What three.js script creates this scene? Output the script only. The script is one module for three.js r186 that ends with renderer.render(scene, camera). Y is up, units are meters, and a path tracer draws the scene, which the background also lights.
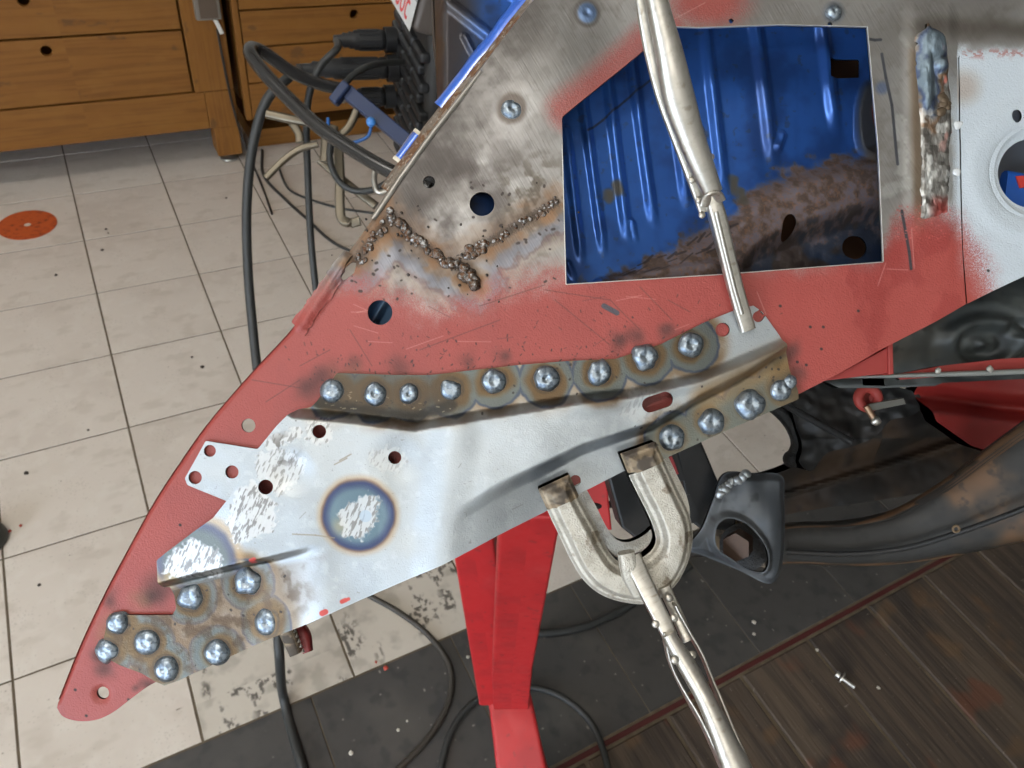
import * as THREE from 'three';
import { RectAreaLightUniformsLib } from 'three/addons/lights/RectAreaLightUniformsLib.js';
import { RoundedBoxGeometry } from 'three/addons/geometries/RoundedBoxGeometry.js';
import { mergeGeometries, mergeVertices, toCreasedNormals } from 'three/addons/utils/BufferGeometryUtils.js';

// ---------------------------------------------------------------- camera, sky, exposure

const V = (x, y, z) => new THREE.Vector3(x, y, z);
const scene = new THREE.Scene();
const EYE = V(0, 1.5458, 0), FOCAL = 752;                     // a phone held at eye height; focal length in pixels of a 1024 x 768 frame
const FWD = V(0.40670, -0.69222, -0.59618).normalize(), RIGHT = V(0.87702, 0.11310, 0.46695), UP = V(0.25581, 0.71277, -0.65309);
const camera = new THREE.PerspectiveCamera(2 * Math.atan(384 / FOCAL) * 180 / Math.PI, 1024 / 768, 0.02, 60);
camera.position.copy(EYE); camera.up.copy(UP); camera.lookAt(EYE.clone().add(FWD));
camera.focus = 0.46; camera.userData.fStop = 20;
scene.add(camera);
scene.background = new THREE.Color().setRGB(0.80, 0.92, 1.08);  // overcast daylight beyond the open door
scene.backgroundIntensity = 11;
const renderer = new THREE.WebGLRenderer({ antialias: true });
renderer.toneMapping = THREE.LinearToneMapping;
renderer.toneMappingExposure = 0.76;
renderer.shadowMap.enabled = true;
RectAreaLightUniformsLib.init();

// ---------------------------------------------------------------- helpers: places
const ray = (px, py) => FWD.clone().addScaledVector(RIGHT, (px - 512) / FOCAL).addScaledVector(UP, (384 - py) / FOCAL);
const W = (px, py, t) => EYE.clone().addScaledVector(ray(px, py), t);                                   // seen at that pixel, t metres deep
const onFloor = (px, py, h = 0) => { const d = ray(px, py); return EYE.clone().addScaledVector(d, (h - EYE.y) / d.y); };
// The sheet-metal panel stands 0.43 m before the lens and faces it; its own frame is x right, y up, z out of the sheet.
const D = 0.43, S = D / FOCAL;
const ORIGIN = EYE.clone().addScaledVector(FWD, D);
const TURN = new THREE.Quaternion().setFromRotationMatrix(new THREE.Matrix4().makeBasis(RIGHT, UP, FWD.clone().negate()));
const L = (px, py, z = 0) => V((px - 512) * S * (1 - z / D), (384 - py) * S * (1 - z / D), z);           // panel frame
// ---------------------------------------------------------------- helpers: random, noise
let seed = 12345;
const rnd = () => { seed = (seed * 1664525 + 1013904223) >>> 0; return seed / 4294967296; };
const rr = (a, b) => a + (b - a) * rnd();
const PERM = new Float32Array(65536); for (let i = 0; i < 65536; i++) PERM[i] = rnd();
const hsh = (x, y) => PERM[(Math.imul(x, 73856093) ^ Math.imul(y, 19349663) ^ (Math.imul(x + y, 83492791) >>> 7)) & 65535];
const noise = (x, y) => {
  const ix = Math.floor(x), iy = Math.floor(y), fx = x - ix, fy = y - iy, u = fx * fx * (3 - 2 * fx), v = fy * fy * (3 - 2 * fy);
  const a = hsh(ix, iy), b = hsh(ix + 1, iy), c = hsh(ix, iy + 1), d = hsh(ix + 1, iy + 1);
  return a + (b - a) * u + (c - a) * v + (a - b - c + d) * u * v;
};
const fbm = (x, y, o = 4) => { let s = 0, a = 0.5, n = 0; for (let i = 0; i < o; i++) { s += a * noise(x, y); n += a; x = x * 2.03 + 17.3; y = y * 2.03 + 9.1; a *= 0.5; } return s / n; };
const clamp = (x, a = 0, b = 1) => x < a ? a : x > b ? b : x;
const ss = (a, b, x) => { const t = clamp((x - a) / (b - a)); return t * t * (3 - 2 * t); };
const lerp = (a, b, t) => a + (b - a) * t;
const poly = (pts, x) => { // piecewise-linear y(x)
  if (x <= pts[0][0]) return pts[0][1];
  for (let i = 1; i < pts.length; i++) if (x <= pts[i][0]) return lerp(pts[i - 1][1], pts[i][1], (x - pts[i - 1][0]) / (pts[i][0] - pts[i - 1][0]));
  return pts[pts.length - 1][1];
};
const segD = (x, y, ax, ay, bx, by) => { const dx = bx - ax, dy = by - ay, t = clamp(((x - ax) * dx + (y - ay) * dy) / (dx * dx + dy * dy || 1)); return Math.hypot(x - ax - dx * t, y - ay - dy * t); };
const lineD = (pts, x, y) => { let d = 1e9; for (let i = 1; i < pts.length; i++) d = Math.min(d, segD(x, y, pts[i - 1][0], pts[i - 1][1], pts[i][0], pts[i][1])); return d; };
const polySDF = (pts) => (x, y) => { // negative inside
  let d = 1e18, s = 1;
  for (let i = 0, j = pts.length - 1; i < pts.length; j = i++) {
    const [xi, yi] = pts[i], [xj, yj] = pts[j], ex = xj - xi, ey = yj - yi, wx = x - xi, wy = y - yi, t = clamp((wx * ex + wy * ey) / (ex * ex + ey * ey || 1)), bx = wx - ex * t, by = wy - ey * t;
    d = Math.min(d, bx * bx + by * by);
    const c1 = y >= yi, c2 = y < yj, c3 = ex * wy > ey * wx;
    if ((c1 && c2 && c3) || (!c1 && !c2 && !c3)) s = -s;
  }
  return s * Math.sqrt(d);
};
const ellipse = (cx, cy, rx, ry = rx, a = 0) => (x, y) => { const c = Math.cos(a), s = Math.sin(a), u = ((x - cx) * c + (y - cy) * s) / rx, v = (-(x - cx) * s + (y - cy) * c) / ry; return (Math.hypot(u, v) - 1) * Math.min(rx, ry); };
const capsule = (ax, ay, bx, by, r) => (x, y) => segD(x, y, ax, ay, bx, by) - r;
const minus = (outer, ...holes) => (x, y) => { let d = outer(x, y); for (const h of holes) d = Math.max(d, -h(x, y)); return d; };
const spline = (pts, n = 6, closed = false) => new THREE.CatmullRomCurve3(pts.map((p) => V(p[0], p[1], 0)), closed, 'centripetal').getPoints(pts.length * n).map((p) => [p.x, p.y]);

// ---------------------------------------------------------------- helpers: textures and materials
const srgb = (r, g, b) => new THREE.Color().setRGB(r / 255, g / 255, b / 255, THREE.SRGBColorSpace);
function dataTex(w, h, bytes, color) {
  const t = new THREE.DataTexture(bytes, w, h, THREE.RGBAFormat);
  t.wrapS = t.wrapT = THREE.RepeatWrapping; t.magFilter = THREE.LinearFilter; t.minFilter = THREE.LinearMipmapLinearFilter; t.generateMipmaps = true;
  if (color) t.colorSpace = THREE.SRGBColorSpace;
  t.needsUpdate = true; return t;
}
// a painted sheet: fn(x, y) -> {r,g,b (sRGB 0-255), rough, metal, bump}; strokes may be laid on top before it is baked
class Coat {
  constructor(x0, y0, w, h, k) { Object.assign(this, { x0, y0, w, h, k, W: Math.round(w * k), H: Math.round(h * k) }); this.c = new Float32Array(this.W * this.H * 6); }
  fill(fn) { const o = [0, 0, 0, 0.5, 0, 0.5]; for (let j = 0, q = 0; j < this.H; j++) for (let i = 0; i < this.W; i++, q += 6) { fn(this.x0 + (i + 0.5) / this.k, this.y0 + (j + 0.5) / this.k, o); for (let n = 0; n < 6; n++) this.c[q + n] = o[n]; } return this; }
  stroke(ax, ay, bx, by, w, v, a = 1, soft = 0.5) {
    const { k } = this, pad = w + soft + 1, i0 = Math.max(0, Math.floor((Math.min(ax, bx) - pad - this.x0) * k)), i1 = Math.min(this.W - 1, Math.ceil((Math.max(ax, bx) + pad - this.x0) * k)), j0 = Math.max(0, Math.floor((Math.min(ay, by) - pad - this.y0) * k)), j1 = Math.min(this.H - 1, Math.ceil((Math.max(ay, by) + pad - this.y0) * k));
    for (let j = j0; j <= j1; j++) for (let i = i0; i <= i1; i++) {
      const d = segD(this.x0 + (i + 0.5) / k, this.y0 + (j + 0.5) / k, ax, ay, bx, by), t = a * (1 - ss(w - soft, w + soft, d)), q = (j * this.W + i) * 6;
      if (t > 0) for (let n = 0; n < 6; n++) if (v[n] !== undefined) this.c[q + n] += (v[n] - this.c[q + n]) * t;
    }
    return this;
  }
  bake(bumpScale, extra = {}) {
    const n = this.W * this.H, col = new Uint8Array(n * 4), orm = new Uint8Array(n * 4), bmp = new Uint8Array(n * 4);
    for (let j = 0; j < this.H; j++) for (let i = 0; i < this.W; i++) {
      const q = (j * this.W + i) * 6, o = ((this.H - 1 - j) * this.W + i) * 4, c = this.c, b = (v) => clamp(Math.round(v), 0, 255);
      col[o] = b(c[q]); col[o + 1] = b(c[q + 1]); col[o + 2] = b(c[q + 2]); col[o + 3] = 255;
      orm[o] = 255; orm[o + 1] = b(c[q + 3] * 255); orm[o + 2] = b(c[q + 4] * 255); orm[o + 3] = 255;
      bmp[o] = bmp[o + 1] = bmp[o + 2] = b(c[q + 5] * 255); bmp[o + 3] = 255;
    }
    this.c = null;
    const orm1 = dataTex(this.W, this.H, orm);
    return new THREE.MeshPhysicalMaterial({ map: dataTex(this.W, this.H, col, true), roughnessMap: orm1, metalnessMap: orm1, roughness: 1, metalness: 1, bumpMap: dataTex(this.W, this.H, bmp), bumpScale, ...extra });
  }
  uv(px, py) { return [(px - this.x0) / this.w, 1 - (py - this.y0) / this.h]; }
}
const mix = (o, r, g, b, t) => { o[0] += (r - o[0]) * t; o[1] += (g - o[1]) * t; o[2] += (b - o[2]) * t; };
const mixP = (o, rough, metal, t) => { o[3] += (rough - o[3]) * t; o[4] += (metal - o[4]) * t; };
// a tiling texture in metres: size metres square
function tiled(n, size, fn, extra = {}, bumpScale = 0) {
  const col = new Uint8Array(n * n * 4), orm = new Uint8Array(n * n * 4), bmp = new Uint8Array(n * n * 4), o = [0, 0, 0, 0.5, 0, 0.5];
  for (let j = 0; j < n; j++) for (let i = 0; i < n; i++) {
    fn(i / n * size, j / n * size, o); const q = (j * n + i) * 4;
    for (let c = 0; c < 3; c++) { col[q + c] = clamp(Math.round(o[c]), 0, 255); bmp[q + c] = clamp(Math.round(o[5] * 255), 0, 255); }
    orm[q] = 255; orm[q + 1] = clamp(Math.round(o[3] * 255), 0, 255); orm[q + 2] = clamp(Math.round(o[4] * 255), 0, 255); col[q + 3] = orm[q + 3] = bmp[q + 3] = 255;
  }
  const mk = (b, c) => { const t = dataTex(n, n, b, c); t.repeat.set(1 / size, 1 / size); return t; };
  const orm1 = mk(orm);
  return new THREE.MeshPhysicalMaterial({ map: mk(col, true), roughnessMap: orm1, metalnessMap: orm1, roughness: 1, metalness: 1, ...(bumpScale ? { bumpMap: mk(bmp), bumpScale } : {}), ...extra });
}
const plain = (c, rough = 0.5, metal = 0, extra = {}) => new THREE.MeshPhysicalMaterial({ color: c, roughness: rough, metalness: metal, ...extra });

// ---------------------------------------------------------------- helpers: geometry
function metreUV(g) { // box-projected texture coordinates in metres
  g = g.index ? g.toNonIndexed() : g; const p = g.attributes.position, n = g.attributes.normal, uv = new Float32Array(p.count * 2);
  for (let i = 0; i < p.count; i++) {
    const ax = Math.abs(n.getX(i)), ay = Math.abs(n.getY(i)), az = Math.abs(n.getZ(i)), x = p.getX(i), y = p.getY(i), z = p.getZ(i);
    if (ay >= ax && ay >= az) { uv[i * 2] = x; uv[i * 2 + 1] = z; } else if (ax >= az) { uv[i * 2] = z; uv[i * 2 + 1] = y; } else { uv[i * 2] = x; uv[i * 2 + 1] = y; }
  }
  g.setAttribute('uv', new THREE.BufferAttribute(uv, 2)); return g;
}
const rbox = (w, h, d, r = 0.003, seg = 2) => metreUV(new RoundedBoxGeometry(w, h, d, seg, Math.min(r, w / 2.01, h / 2.01, d / 2.01)));
const boxAt = (x0, x1, y0, y1, z0, z1, r = 0.003, seg = 1) => metreUV(new RoundedBoxGeometry(x1 - x0, y1 - y0, z1 - z0, seg, Math.min(r, (x1 - x0) / 2.1, (y1 - y0) / 2.1, (z1 - z0) / 2.1)).translate((x0 + x1) / 2, (y0 + y1) / 2, (z0 + z1) / 2));
function beam(a, b, w, h, side, r = 0.003) { // a bar from a to b, w along side, h across
  const y = b.clone().sub(a), len = y.length(); y.normalize();
  const x = side.clone().addScaledVector(y, -side.dot(y)).normalize(), z = x.clone().cross(y);
  const g = rbox(w, len, h, r), m = new THREE.Matrix4().makeBasis(x, y, z); m.setPosition(a.clone().add(b).multiplyScalar(0.5)); return g.applyMatrix4(m);
}
const tube = (pts, r, n = 40, k = 10) => new THREE.TubeGeometry(new THREE.CatmullRomCurve3(pts, false, 'centripetal'), n, r, k);
function loft(pts, rad, side, seg = 20, pow = 2, close = true) { // swept (super)ellipse: rad[i] = [half width along side, half depth]
  const curve = new THREE.CatmullRomCurve3(pts, false, 'centripetal'), radii = new THREE.CatmullRomCurve3(rad.map(([a, b]) => V(a, b, 0)), false, 'catmullrom', 0.5), N = (pts.length - 1) * 8, pos = [], idx = [], uv = [];
  for (let i = 0; i <= N; i++) {
    const t = i / N, p = curve.getPoint(t), y = curve.getTangent(t);
    const x = side.clone().addScaledVector(y, -side.dot(y)).normalize(), z = x.clone().cross(y), { x: a, y: b } = radii.getPoint(t);
    for (let j = 0; j <= seg; j++) {
      const w = j / seg * Math.PI * 2, c = Math.cos(w), s = Math.sin(w), cx = Math.sign(c) * Math.abs(c) ** (2 / pow), sx = Math.sign(s) * Math.abs(s) ** (2 / pow), v = p.clone().addScaledVector(x, a * cx).addScaledVector(z, b * sx);
      pos.push(v.x, v.y, v.z); uv.push(j / seg, t);
    }
  }
  for (let i = 0; i < N; i++) for (let j = 0; j < seg; j++) { const a = i * (seg + 1) + j, b = a + seg + 1; idx.push(a, a + 1, b, b, a + 1, b + 1); }
  const g = new THREE.BufferGeometry(); g.setAttribute('position', new THREE.Float32BufferAttribute(pos, 3)); g.setAttribute('uv', new THREE.Float32BufferAttribute(uv, 2)); g.setIndex(idx); g.computeVertexNormals();
  const nr = g.attributes.normal; for (let i = 0; i <= N; i++) { const a = i * (seg + 1), b = a + seg, q = V(nr.getX(a) + nr.getX(b), nr.getY(a) + nr.getY(b), nr.getZ(a) + nr.getZ(b)).normalize(); nr.setXYZ(a, q.x, q.y, q.z); nr.setXYZ(b, q.x, q.y, q.z); }
  if (!close) return g;
  const caps = [0, N].map((end) => { const c = curve.getPoint(end / N), k = new THREE.BufferGeometry(), p = [c.x, c.y, c.z], u = [0.5, end / N], ix = []; for (let j = 0; j <= seg; j++) { const a = (end * (seg + 1) + j) * 3; p.push(pos[a], pos[a + 1], pos[a + 2]); u.push(j / seg, end / N); if (j < seg) end ? ix.push(0, j + 1, j + 2) : ix.push(0, j + 2, j + 1); } k.setAttribute('position', new THREE.Float32BufferAttribute(p, 3)); k.setAttribute('uv', new THREE.Float32BufferAttribute(u, 2)); k.setIndex(ix); k.computeVertexNormals(); return k; });
  return mergeGeometries([g, ...caps]);
}
// pressed sheet metal in the panel frame: the region where sdf < 0 (drawing units), raised by height(x, y) metres, of some thickness
function sheet({ box: [x0, y0, x1, y1], cell = 3, sdf, height = () => 0, thick = 0.0012, coat, z = 0 }) {
  const nx = Math.ceil((x1 - x0) / cell) + 1, ny = Math.ceil((y1 - y0) / cell) + 1, d = new Float32Array(nx * ny);
  const gx = (i) => x0 + i * cell, gy = (j) => y0 + j * cell;
  for (let j = 0; j < ny; j++) for (let i = 0; i < nx; i++) { const v = sdf(gx(i), gy(j)); d[j * nx + i] = Math.abs(v) < 1e-4 ? 1e-4 : v; }
  const vid = new Map(), P = [], tri = [], edges = [];
  const vert = (key, x, y) => { let v = vid.get(key); if (v === undefined) { v = P.length; P.push([x, y]); vid.set(key, v); } return v; };
  for (let j = 0; j < ny - 1; j++) for (let i = 0; i < nx - 1; i++) {
    const c = [[i, j], [i + 1, j], [i + 1, j + 1], [i, j + 1]], val = c.map(([a, b]) => d[b * nx + a]);
    if (val.every((v) => v > 0)) continue;
    const ring = [], cross = [];
    for (let n = 0; n < 4; n++) {
      const m = (n + 1) % 4, A = c[n], B = c[m];
      if (val[n] < 0) ring.push(vert('c' + A[0] + ',' + A[1], gx(A[0]), gy(A[1])));
      if ((val[n] < 0) !== (val[m] < 0)) {
        const t = val[n] / (val[n] - val[m]), key = A[0] + A[1] * nx < B[0] + B[1] * nx ? A + '|' + B : B + '|' + A, v = vert(key, lerp(gx(A[0]), gx(B[0]), t), lerp(gy(A[1]), gy(B[1]), t));
        ring.push(v); cross.push([v, val[n] < 0]);
      }
    }
    for (let n = 1; n < ring.length - 1; n++) tri.push(ring[0], ring[n], ring[n + 1]);
    for (let n = 0; n < cross.length; n++) if (cross[n][1]) edges.push([cross[n][0], cross[(n + 1) % cross.length][0]]);
  }
  const pos = [], nor = [], uv = [], idx = [], at = (x, y, h) => { const v = L(x, y, 0); return [v.x, v.y, z + h]; }, e = cell * 0.5, N = P.length;
  const H = P.map(([x, y]) => height(x, y));
  const NR = P.map(([x, y]) => { const sx = (height(x + e, y) - height(x - e, y)) / (2 * e * S), sy = -(height(x, y + e) - height(x, y - e)) / (2 * e * S), l = Math.hypot(sx, sy, 1); return [-sx / l, -sy / l, 1 / l]; });
  for (const side of [1, -1]) for (let n = 0; n < N; n++) {
    const [x, y] = P[n], q = NR[n];
    pos.push(...at(x, y, H[n] - (side < 0 ? thick : 0))); nor.push(q[0] * side, q[1] * side, q[2] * side); uv.push(...(coat ? coat.uv(x, y) : [x * S, y * S]));
  }
  for (let n = 0; n < tri.length; n += 3) { idx.push(tri[n], tri[n + 2], tri[n + 1]); idx.push(N + tri[n], N + tri[n + 1], N + tri[n + 2]); }
  for (const [a, b] of edges) {
    const A = P[a], B = P[b], dx = B[0] - A[0], dy = B[1] - A[1], l = Math.hypot(dx, dy) || 1, o = pos.length / 3, nx_ = dy / l, ny_ = dx / l;
    for (const [q, h] of [[A, H[a]], [B, H[b]]]) for (const k of [0, thick]) { pos.push(...at(q[0], q[1], h - k)); nor.push(nx_, ny_, 0); uv.push(...(coat ? coat.uv(q[0], q[1]) : [q[0] * S, q[1] * S])); }
    idx.push(o, o + 1, o + 2, o + 2, o + 1, o + 3);
  }
  const g = new THREE.BufferGeometry();
  g.setAttribute('position', new THREE.Float32BufferAttribute(pos, 3)); g.setAttribute('normal', new THREE.Float32BufferAttribute(nor, 3)); g.setAttribute('uv', new THREE.Float32BufferAttribute(uv, 2)); g.setIndex(idx);
  return g;
}
const sheetAt = (z, o) => { const k = 1 - z / D; return sheet(o).scale(k, k, 1).translate(0, 0, z); }; // the same, drawn on a plane z behind the panel
function prism(pts, z0, z1, bevel = 0.001) { // an outline in drawing units at depth z1, extruded back to z0 in the panel frame
  const sh = new THREE.Shape(pts.map(([x, y]) => { const v = L(x, y, z1); return new THREE.Vector2(v.x, v.y); }));
  return metreUV(new THREE.ExtrudeGeometry(sh, { depth: z1 - z0 - 2 * bevel, bevelEnabled: bevel > 0, bevelSize: bevel, bevelThickness: bevel, bevelOffset: -bevel, bevelSegments: 2, curveSegments: 8 }).translate(0, 0, z0 + bevel));
}
const merge = (list) => mergeGeometries(list.map((g) => { g = g.index ? g.toNonIndexed() : g; for (const k of Object.keys(g.attributes)) if (!['position', 'normal', 'uv'].includes(k)) g.deleteAttribute(k); return g; }));
const cyl = (a, b, r0, r1 = r0, k = 20) => { const d = b.clone().sub(a), g = new THREE.CylinderGeometry(r1, r0, d.length(), k); g.applyQuaternion(new THREE.Quaternion().setFromUnitVectors(V(0, 1, 0), d.clone().normalize())); const m = a.clone().add(b).multiplyScalar(0.5); return g.translate(m.x, m.y, m.z); };
function lump(r, h, sd, jag = 0.18, seg = 26, rings = 7, dim = 0.5) { // a plug weld: a low dome with a dimple and ripples
  const pos = [0, 0, h * (1 - dim * 0.55)], idx = [], uv = [0.5, 0.5];
  for (let i = 1; i <= rings; i++) for (let j = 0; j < seg; j++) {
    const t = i / rings, a = j / seg * Math.PI * 2, w = 1 + jag * (noise(Math.cos(a) * 1.6 + sd * 7.1, Math.sin(a) * 1.6 + sd) - 0.5) * 2 * t, R = r * t * w;
    const z = h * (1 - t ** 3.2) * (1 - dim * 0.55 * Math.exp(-((t / 0.28) ** 2))) + h * 0.16 * (noise(Math.cos(a) * t * 4 + sd * 3, Math.sin(a) * t * 4) - 0.5) + h * 0.09 * Math.sin(t * 16 + sd) * (1 - t);
    pos.push(R * Math.cos(a), R * Math.sin(a), i === rings ? -0.0006 : z); uv.push(0.5 + t * Math.cos(a) / 2, 0.5 + t * Math.sin(a) / 2);
  }
  for (let j = 0; j < seg; j++) idx.push(0, 1 + j, 1 + (j + 1) % seg);
  for (let i = 1; i < rings; i++) for (let j = 0; j < seg; j++) { const a = 1 + (i - 1) * seg + j, b = 1 + (i - 1) * seg + (j + 1) % seg, c = a + seg, e = b + seg; idx.push(a, c, b, b, c, e); }
  const g = new THREE.BufferGeometry(); g.setAttribute('position', new THREE.Float32BufferAttribute(pos, 3)); g.setAttribute('uv', new THREE.Float32BufferAttribute(uv, 2)); g.setIndex(idx); g.computeVertexNormals(); return g;
}
function pebble(r, sd, flat = 0.7) { const g = mergeVertices(new THREE.IcosahedronGeometry(r, 2).deleteAttribute('normal').deleteAttribute('uv')), p = g.attributes.position; for (let i = 0; i < p.count; i++) { const x = p.getX(i), y = p.getY(i), z = p.getZ(i), k = 1 + 0.55 * (noise(x / r * 1.5 + sd * 3.7, y / r * 1.5 + z / r + sd) - 0.5); p.setXYZ(i, x * k, y * k, z * k * flat); } g.computeVertexNormals(); g.setAttribute('uv', new THREE.BufferAttribute(new Float32Array(p.count * 2), 2)); return g; }

// ---------------------------------------------------------------- helpers: the tree of things
const taken = new Map(), bases = new Map();
const numbered = (n) => { const k = taken.get(n) ?? 0; taken.set(n, k + 1); return k ? n + '_' + String(k).padStart(3, '0') : n; };
const shade = (m) => { m.castShadow = m.receiveShadow = true; return m; };
function thing(name, label, category, base, { group, near = false } = {}) { // near: base and parts are given in the panel frame
  const o = new THREE.Group(); o.name = numbered(name); o.userData = { label, category }; if (group) o.userData.group = group;
  if (near) { o.quaternion.copy(TURN); o.position.copy(base).applyQuaternion(TURN).add(ORIGIN); } else o.position.copy(base);
  bases.set(o, base.clone()); scene.add(o); return o;
}
function part(parent, name, geo, mat, label) {
  const m = shade(new THREE.Mesh(geo, mat)); m.name = name; const b = bases.get(parent);
  if (b && parent.isGroup) geo.translate(-b.x, -b.y, -b.z);
  bases.set(m, b); if (label) m.userData.label = label; parent.add(m); return m;
}
function sub(parent, name, geo, mat, label) { const m = shade(new THREE.Mesh(geo, mat)), b = bases.get(parent); m.name = name; if (b) geo.translate(-b.x, -b.y, -b.z); if (label) m.userData.label = label; bases.set(m, b); parent.add(m); return m; }
function struct(name, geo, mat) { const m = shade(new THREE.Mesh(geo, mat)); m.name = name; m.userData.kind = 'structure'; scene.add(m); return m; }
function single(name, label, category, geo, mat, group) { const m = shade(new THREE.Mesh(geo, mat)); geo.computeBoundingBox(); m.name = numbered(name); m.userData = { label, category }; if (group) m.userData.group = group; scene.add(m); return m; }

// ================================================================ THE SETTING: a tiled workshop with an open roller door to the left, behind the photographer
const plaster = tiled(256, 2, (x, y, o) => { const n = fbm(x * 6, y * 6); mix(o, 214 + n * 14, 212 + n * 14, 205 + n * 14, 1); o[3] = 0.9; o[4] = 0; });
const RX0 = -3.6, RX1 = 4.6, RZ0 = -3.46, RZ1 = 4.2, RH = 3.3;
struct('wall_back', boxAt(RX0 - 0.2, RX1 + 0.2, -0.1, RH + 0.2, RZ0 - 0.2, RZ0, 0.001), plaster);
struct('wall_right', boxAt(RX1, RX1 + 0.2, -0.1, RH + 0.2, RZ0, RZ1, 0.001), plain(srgb(92, 94, 96), 0.9));
struct('ceiling', boxAt(RX0 - 0.2, RX1 + 0.2, RH, RH + 0.2, RZ0, RZ1 + 0.2, 0.001), plaster);
const DOOR = [-0.2, 3.9, 2.5]; // the roller door opening in the left wall: from z to z, height
struct('wall_left', merge([boxAt(RX0 - 0.2, RX0, -0.1, RH, RZ0, DOOR[0], 0.001), boxAt(RX0 - 0.2, RX0, -0.1, RH, DOOR[1], RZ1, 0.001), boxAt(RX0 - 0.2, RX0, DOOR[2], RH, DOOR[0], DOOR[1], 0.001)]), plaster);
struct('wall_front', boxAt(RX0 - 0.2, RX1 + 0.2, -0.1, RH, RZ1, RZ1 + 0.2, 0.001), plaster);
struct('trim_1', merge([boxAt(RX0, RX0 + 0.03, 0, DOOR[2], DOOR[0] - 0.06, DOOR[0] + 0.01, 0.004), boxAt(RX0, RX0 + 0.03, 0, DOOR[2], DOOR[1] - 0.01, DOOR[1] + 0.06, 0.004), boxAt(RX0, RX0 + 0.03, DOOR[2] - 0.01, DOOR[2] + 0.06, DOOR[0] - 0.06, DOOR[1] + 0.06, 0.004)]), plain(srgb(120, 122, 124), 0.5));
struct('ground_outside', boxAt(-16, RX0 - 0.2, -0.2, -0.02, -10, 12, 0.001), plain(srgb(150, 148, 142), 0.9));

// floor: screed with the tiles laid into it, a row of dark tiles, then the boarded pit cover
const T = 0.3, GX = -1.3589 * T, GZ = -8.1923 * T; // grid origin of the pale tiles
const ZDARK = -0.684, ZRED = -0.352;
const grout = tiled(128, 0.5, (x, y, o) => { const n = fbm(x * 60, y * 60); mix(o, 84 + n * 36, 74 + n * 34, 60 + n * 30, 1); o[3] = 0.9; });
const screed = tiled(256, 1.2, (x, y, o) => { const n = fbm(x * 9, y * 9); mix(o, 172 + n * 26, 162 + n * 26, 150 + n * 24, 1); o[3] = 0.6; o[4] = 0; });
const TX0 = GX - 4 * T, TX1 = GX + 11 * T, TZ0 = GZ - 3 * T;
const floor = struct('floor', boxAt(TX0, TX1, -0.1, -0.0022, TZ0, 1.2, 0.0005), grout);
struct('floor_surround', merge([boxAt(RX0, TX0, -0.1, 0, RZ0, RZ1 + 0.2, 0.0005), boxAt(TX1, RX1, -0.1, 0, RZ0, RZ1 + 0.2, 0.0005), boxAt(TX0, TX1, -0.1, 0, 1.2, RZ1 + 0.2, 0.0005), boxAt(TX0, TX1, -0.1, 0, RZ0, TZ0, 0.0005)]), screed);
const paleTile = tiled(1024, 2.4, (x, y, o) => {
  const a = fbm(x * 7, y * 7, 4), b = fbm(x * 34 + 40, y * 34, 3), c = noise(x * 420, y * 420), n = fbm(x * 18 + 9, y * 30, 3);
  mix(o, 208, 198, 187, 1); mix(o, 186, 174, 162, ss(0.40, 0.8, a) * 0.4); mix(o, 214, 206, 196, ss(0.5, 0.75, b) * 0.4); mix(o, 160, 148, 132, ss(0.6, 0.8, n) * 0.2);
  const sp = noise(x * 90 + 3, y * 90 + 8); mix(o, 92, 80, 66, ss(0.985, 0.997, sp) * 0.7); mix(o, 140, 130, 118, ss(0.86, 0.95, c) * 0.25);
  o[3] = 0.42 + b * 0.18; o[4] = 0; o[5] = 0.5 + (b - 0.5) * 0.4;
}, {}, 0.0006);
const darkTile = tiled(512, 1.6, (x, y, o) => {
  const a = fbm(x * 8, y * 8, 4), b = fbm(x * 40, y * 40, 3), s = noise(x * 130, y * 130);
  mix(o, 66, 64, 62, 1); mix(o, 86, 83, 78, ss(0.45, 0.8, a) * 0.6); mix(o, 48, 48, 49, ss(0.55, 0.8, b) * 0.5); mix(o, 186, 180, 168, ss(0.95, 0.985, s) * 0.75);
  o[3] = 0.5 + b * 0.2; o[4] = 0; o[5] = b;
}, {}, 0.0005);
function slab(w, d, c, u0, v0, h = 0.0022) { // a tile, top at y = 0, chamfered rim
  const o = w / 2, p = d / 2, P = [[-o, -h, -p], [o, -h, -p], [o, -h, p], [-o, -h, p], [-o, -c, -p], [o, -c, -p], [o, -c, p], [-o, -c, p], [-o + c, 0, -p + c], [o - c, 0, -p + c], [o - c, 0, p - c], [-o + c, 0, p - c]];
  const q = [[8, 11, 10, 9]]; for (let i = 0; i < 4; i++) { const j = (i + 1) % 4; q.push([4 + i, 8 + i, 8 + j, 4 + j], [i, 4 + i, 4 + j, j]); }
  const pos = [], uv = []; for (const [a, b, e, f] of q) for (const n of [a, b, e, a, e, f]) { pos.push(...P[n]); uv.push(P[n][0] + u0, P[n][2] + P[n][1] + v0); }
  const g = new THREE.BufferGeometry(); g.setAttribute('position', new THREE.Float32BufferAttribute(pos, 3)); g.setAttribute('uv', new THREE.Float32BufferAttribute(uv, 2)); g.computeVertexNormals(); return g;
}
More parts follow.
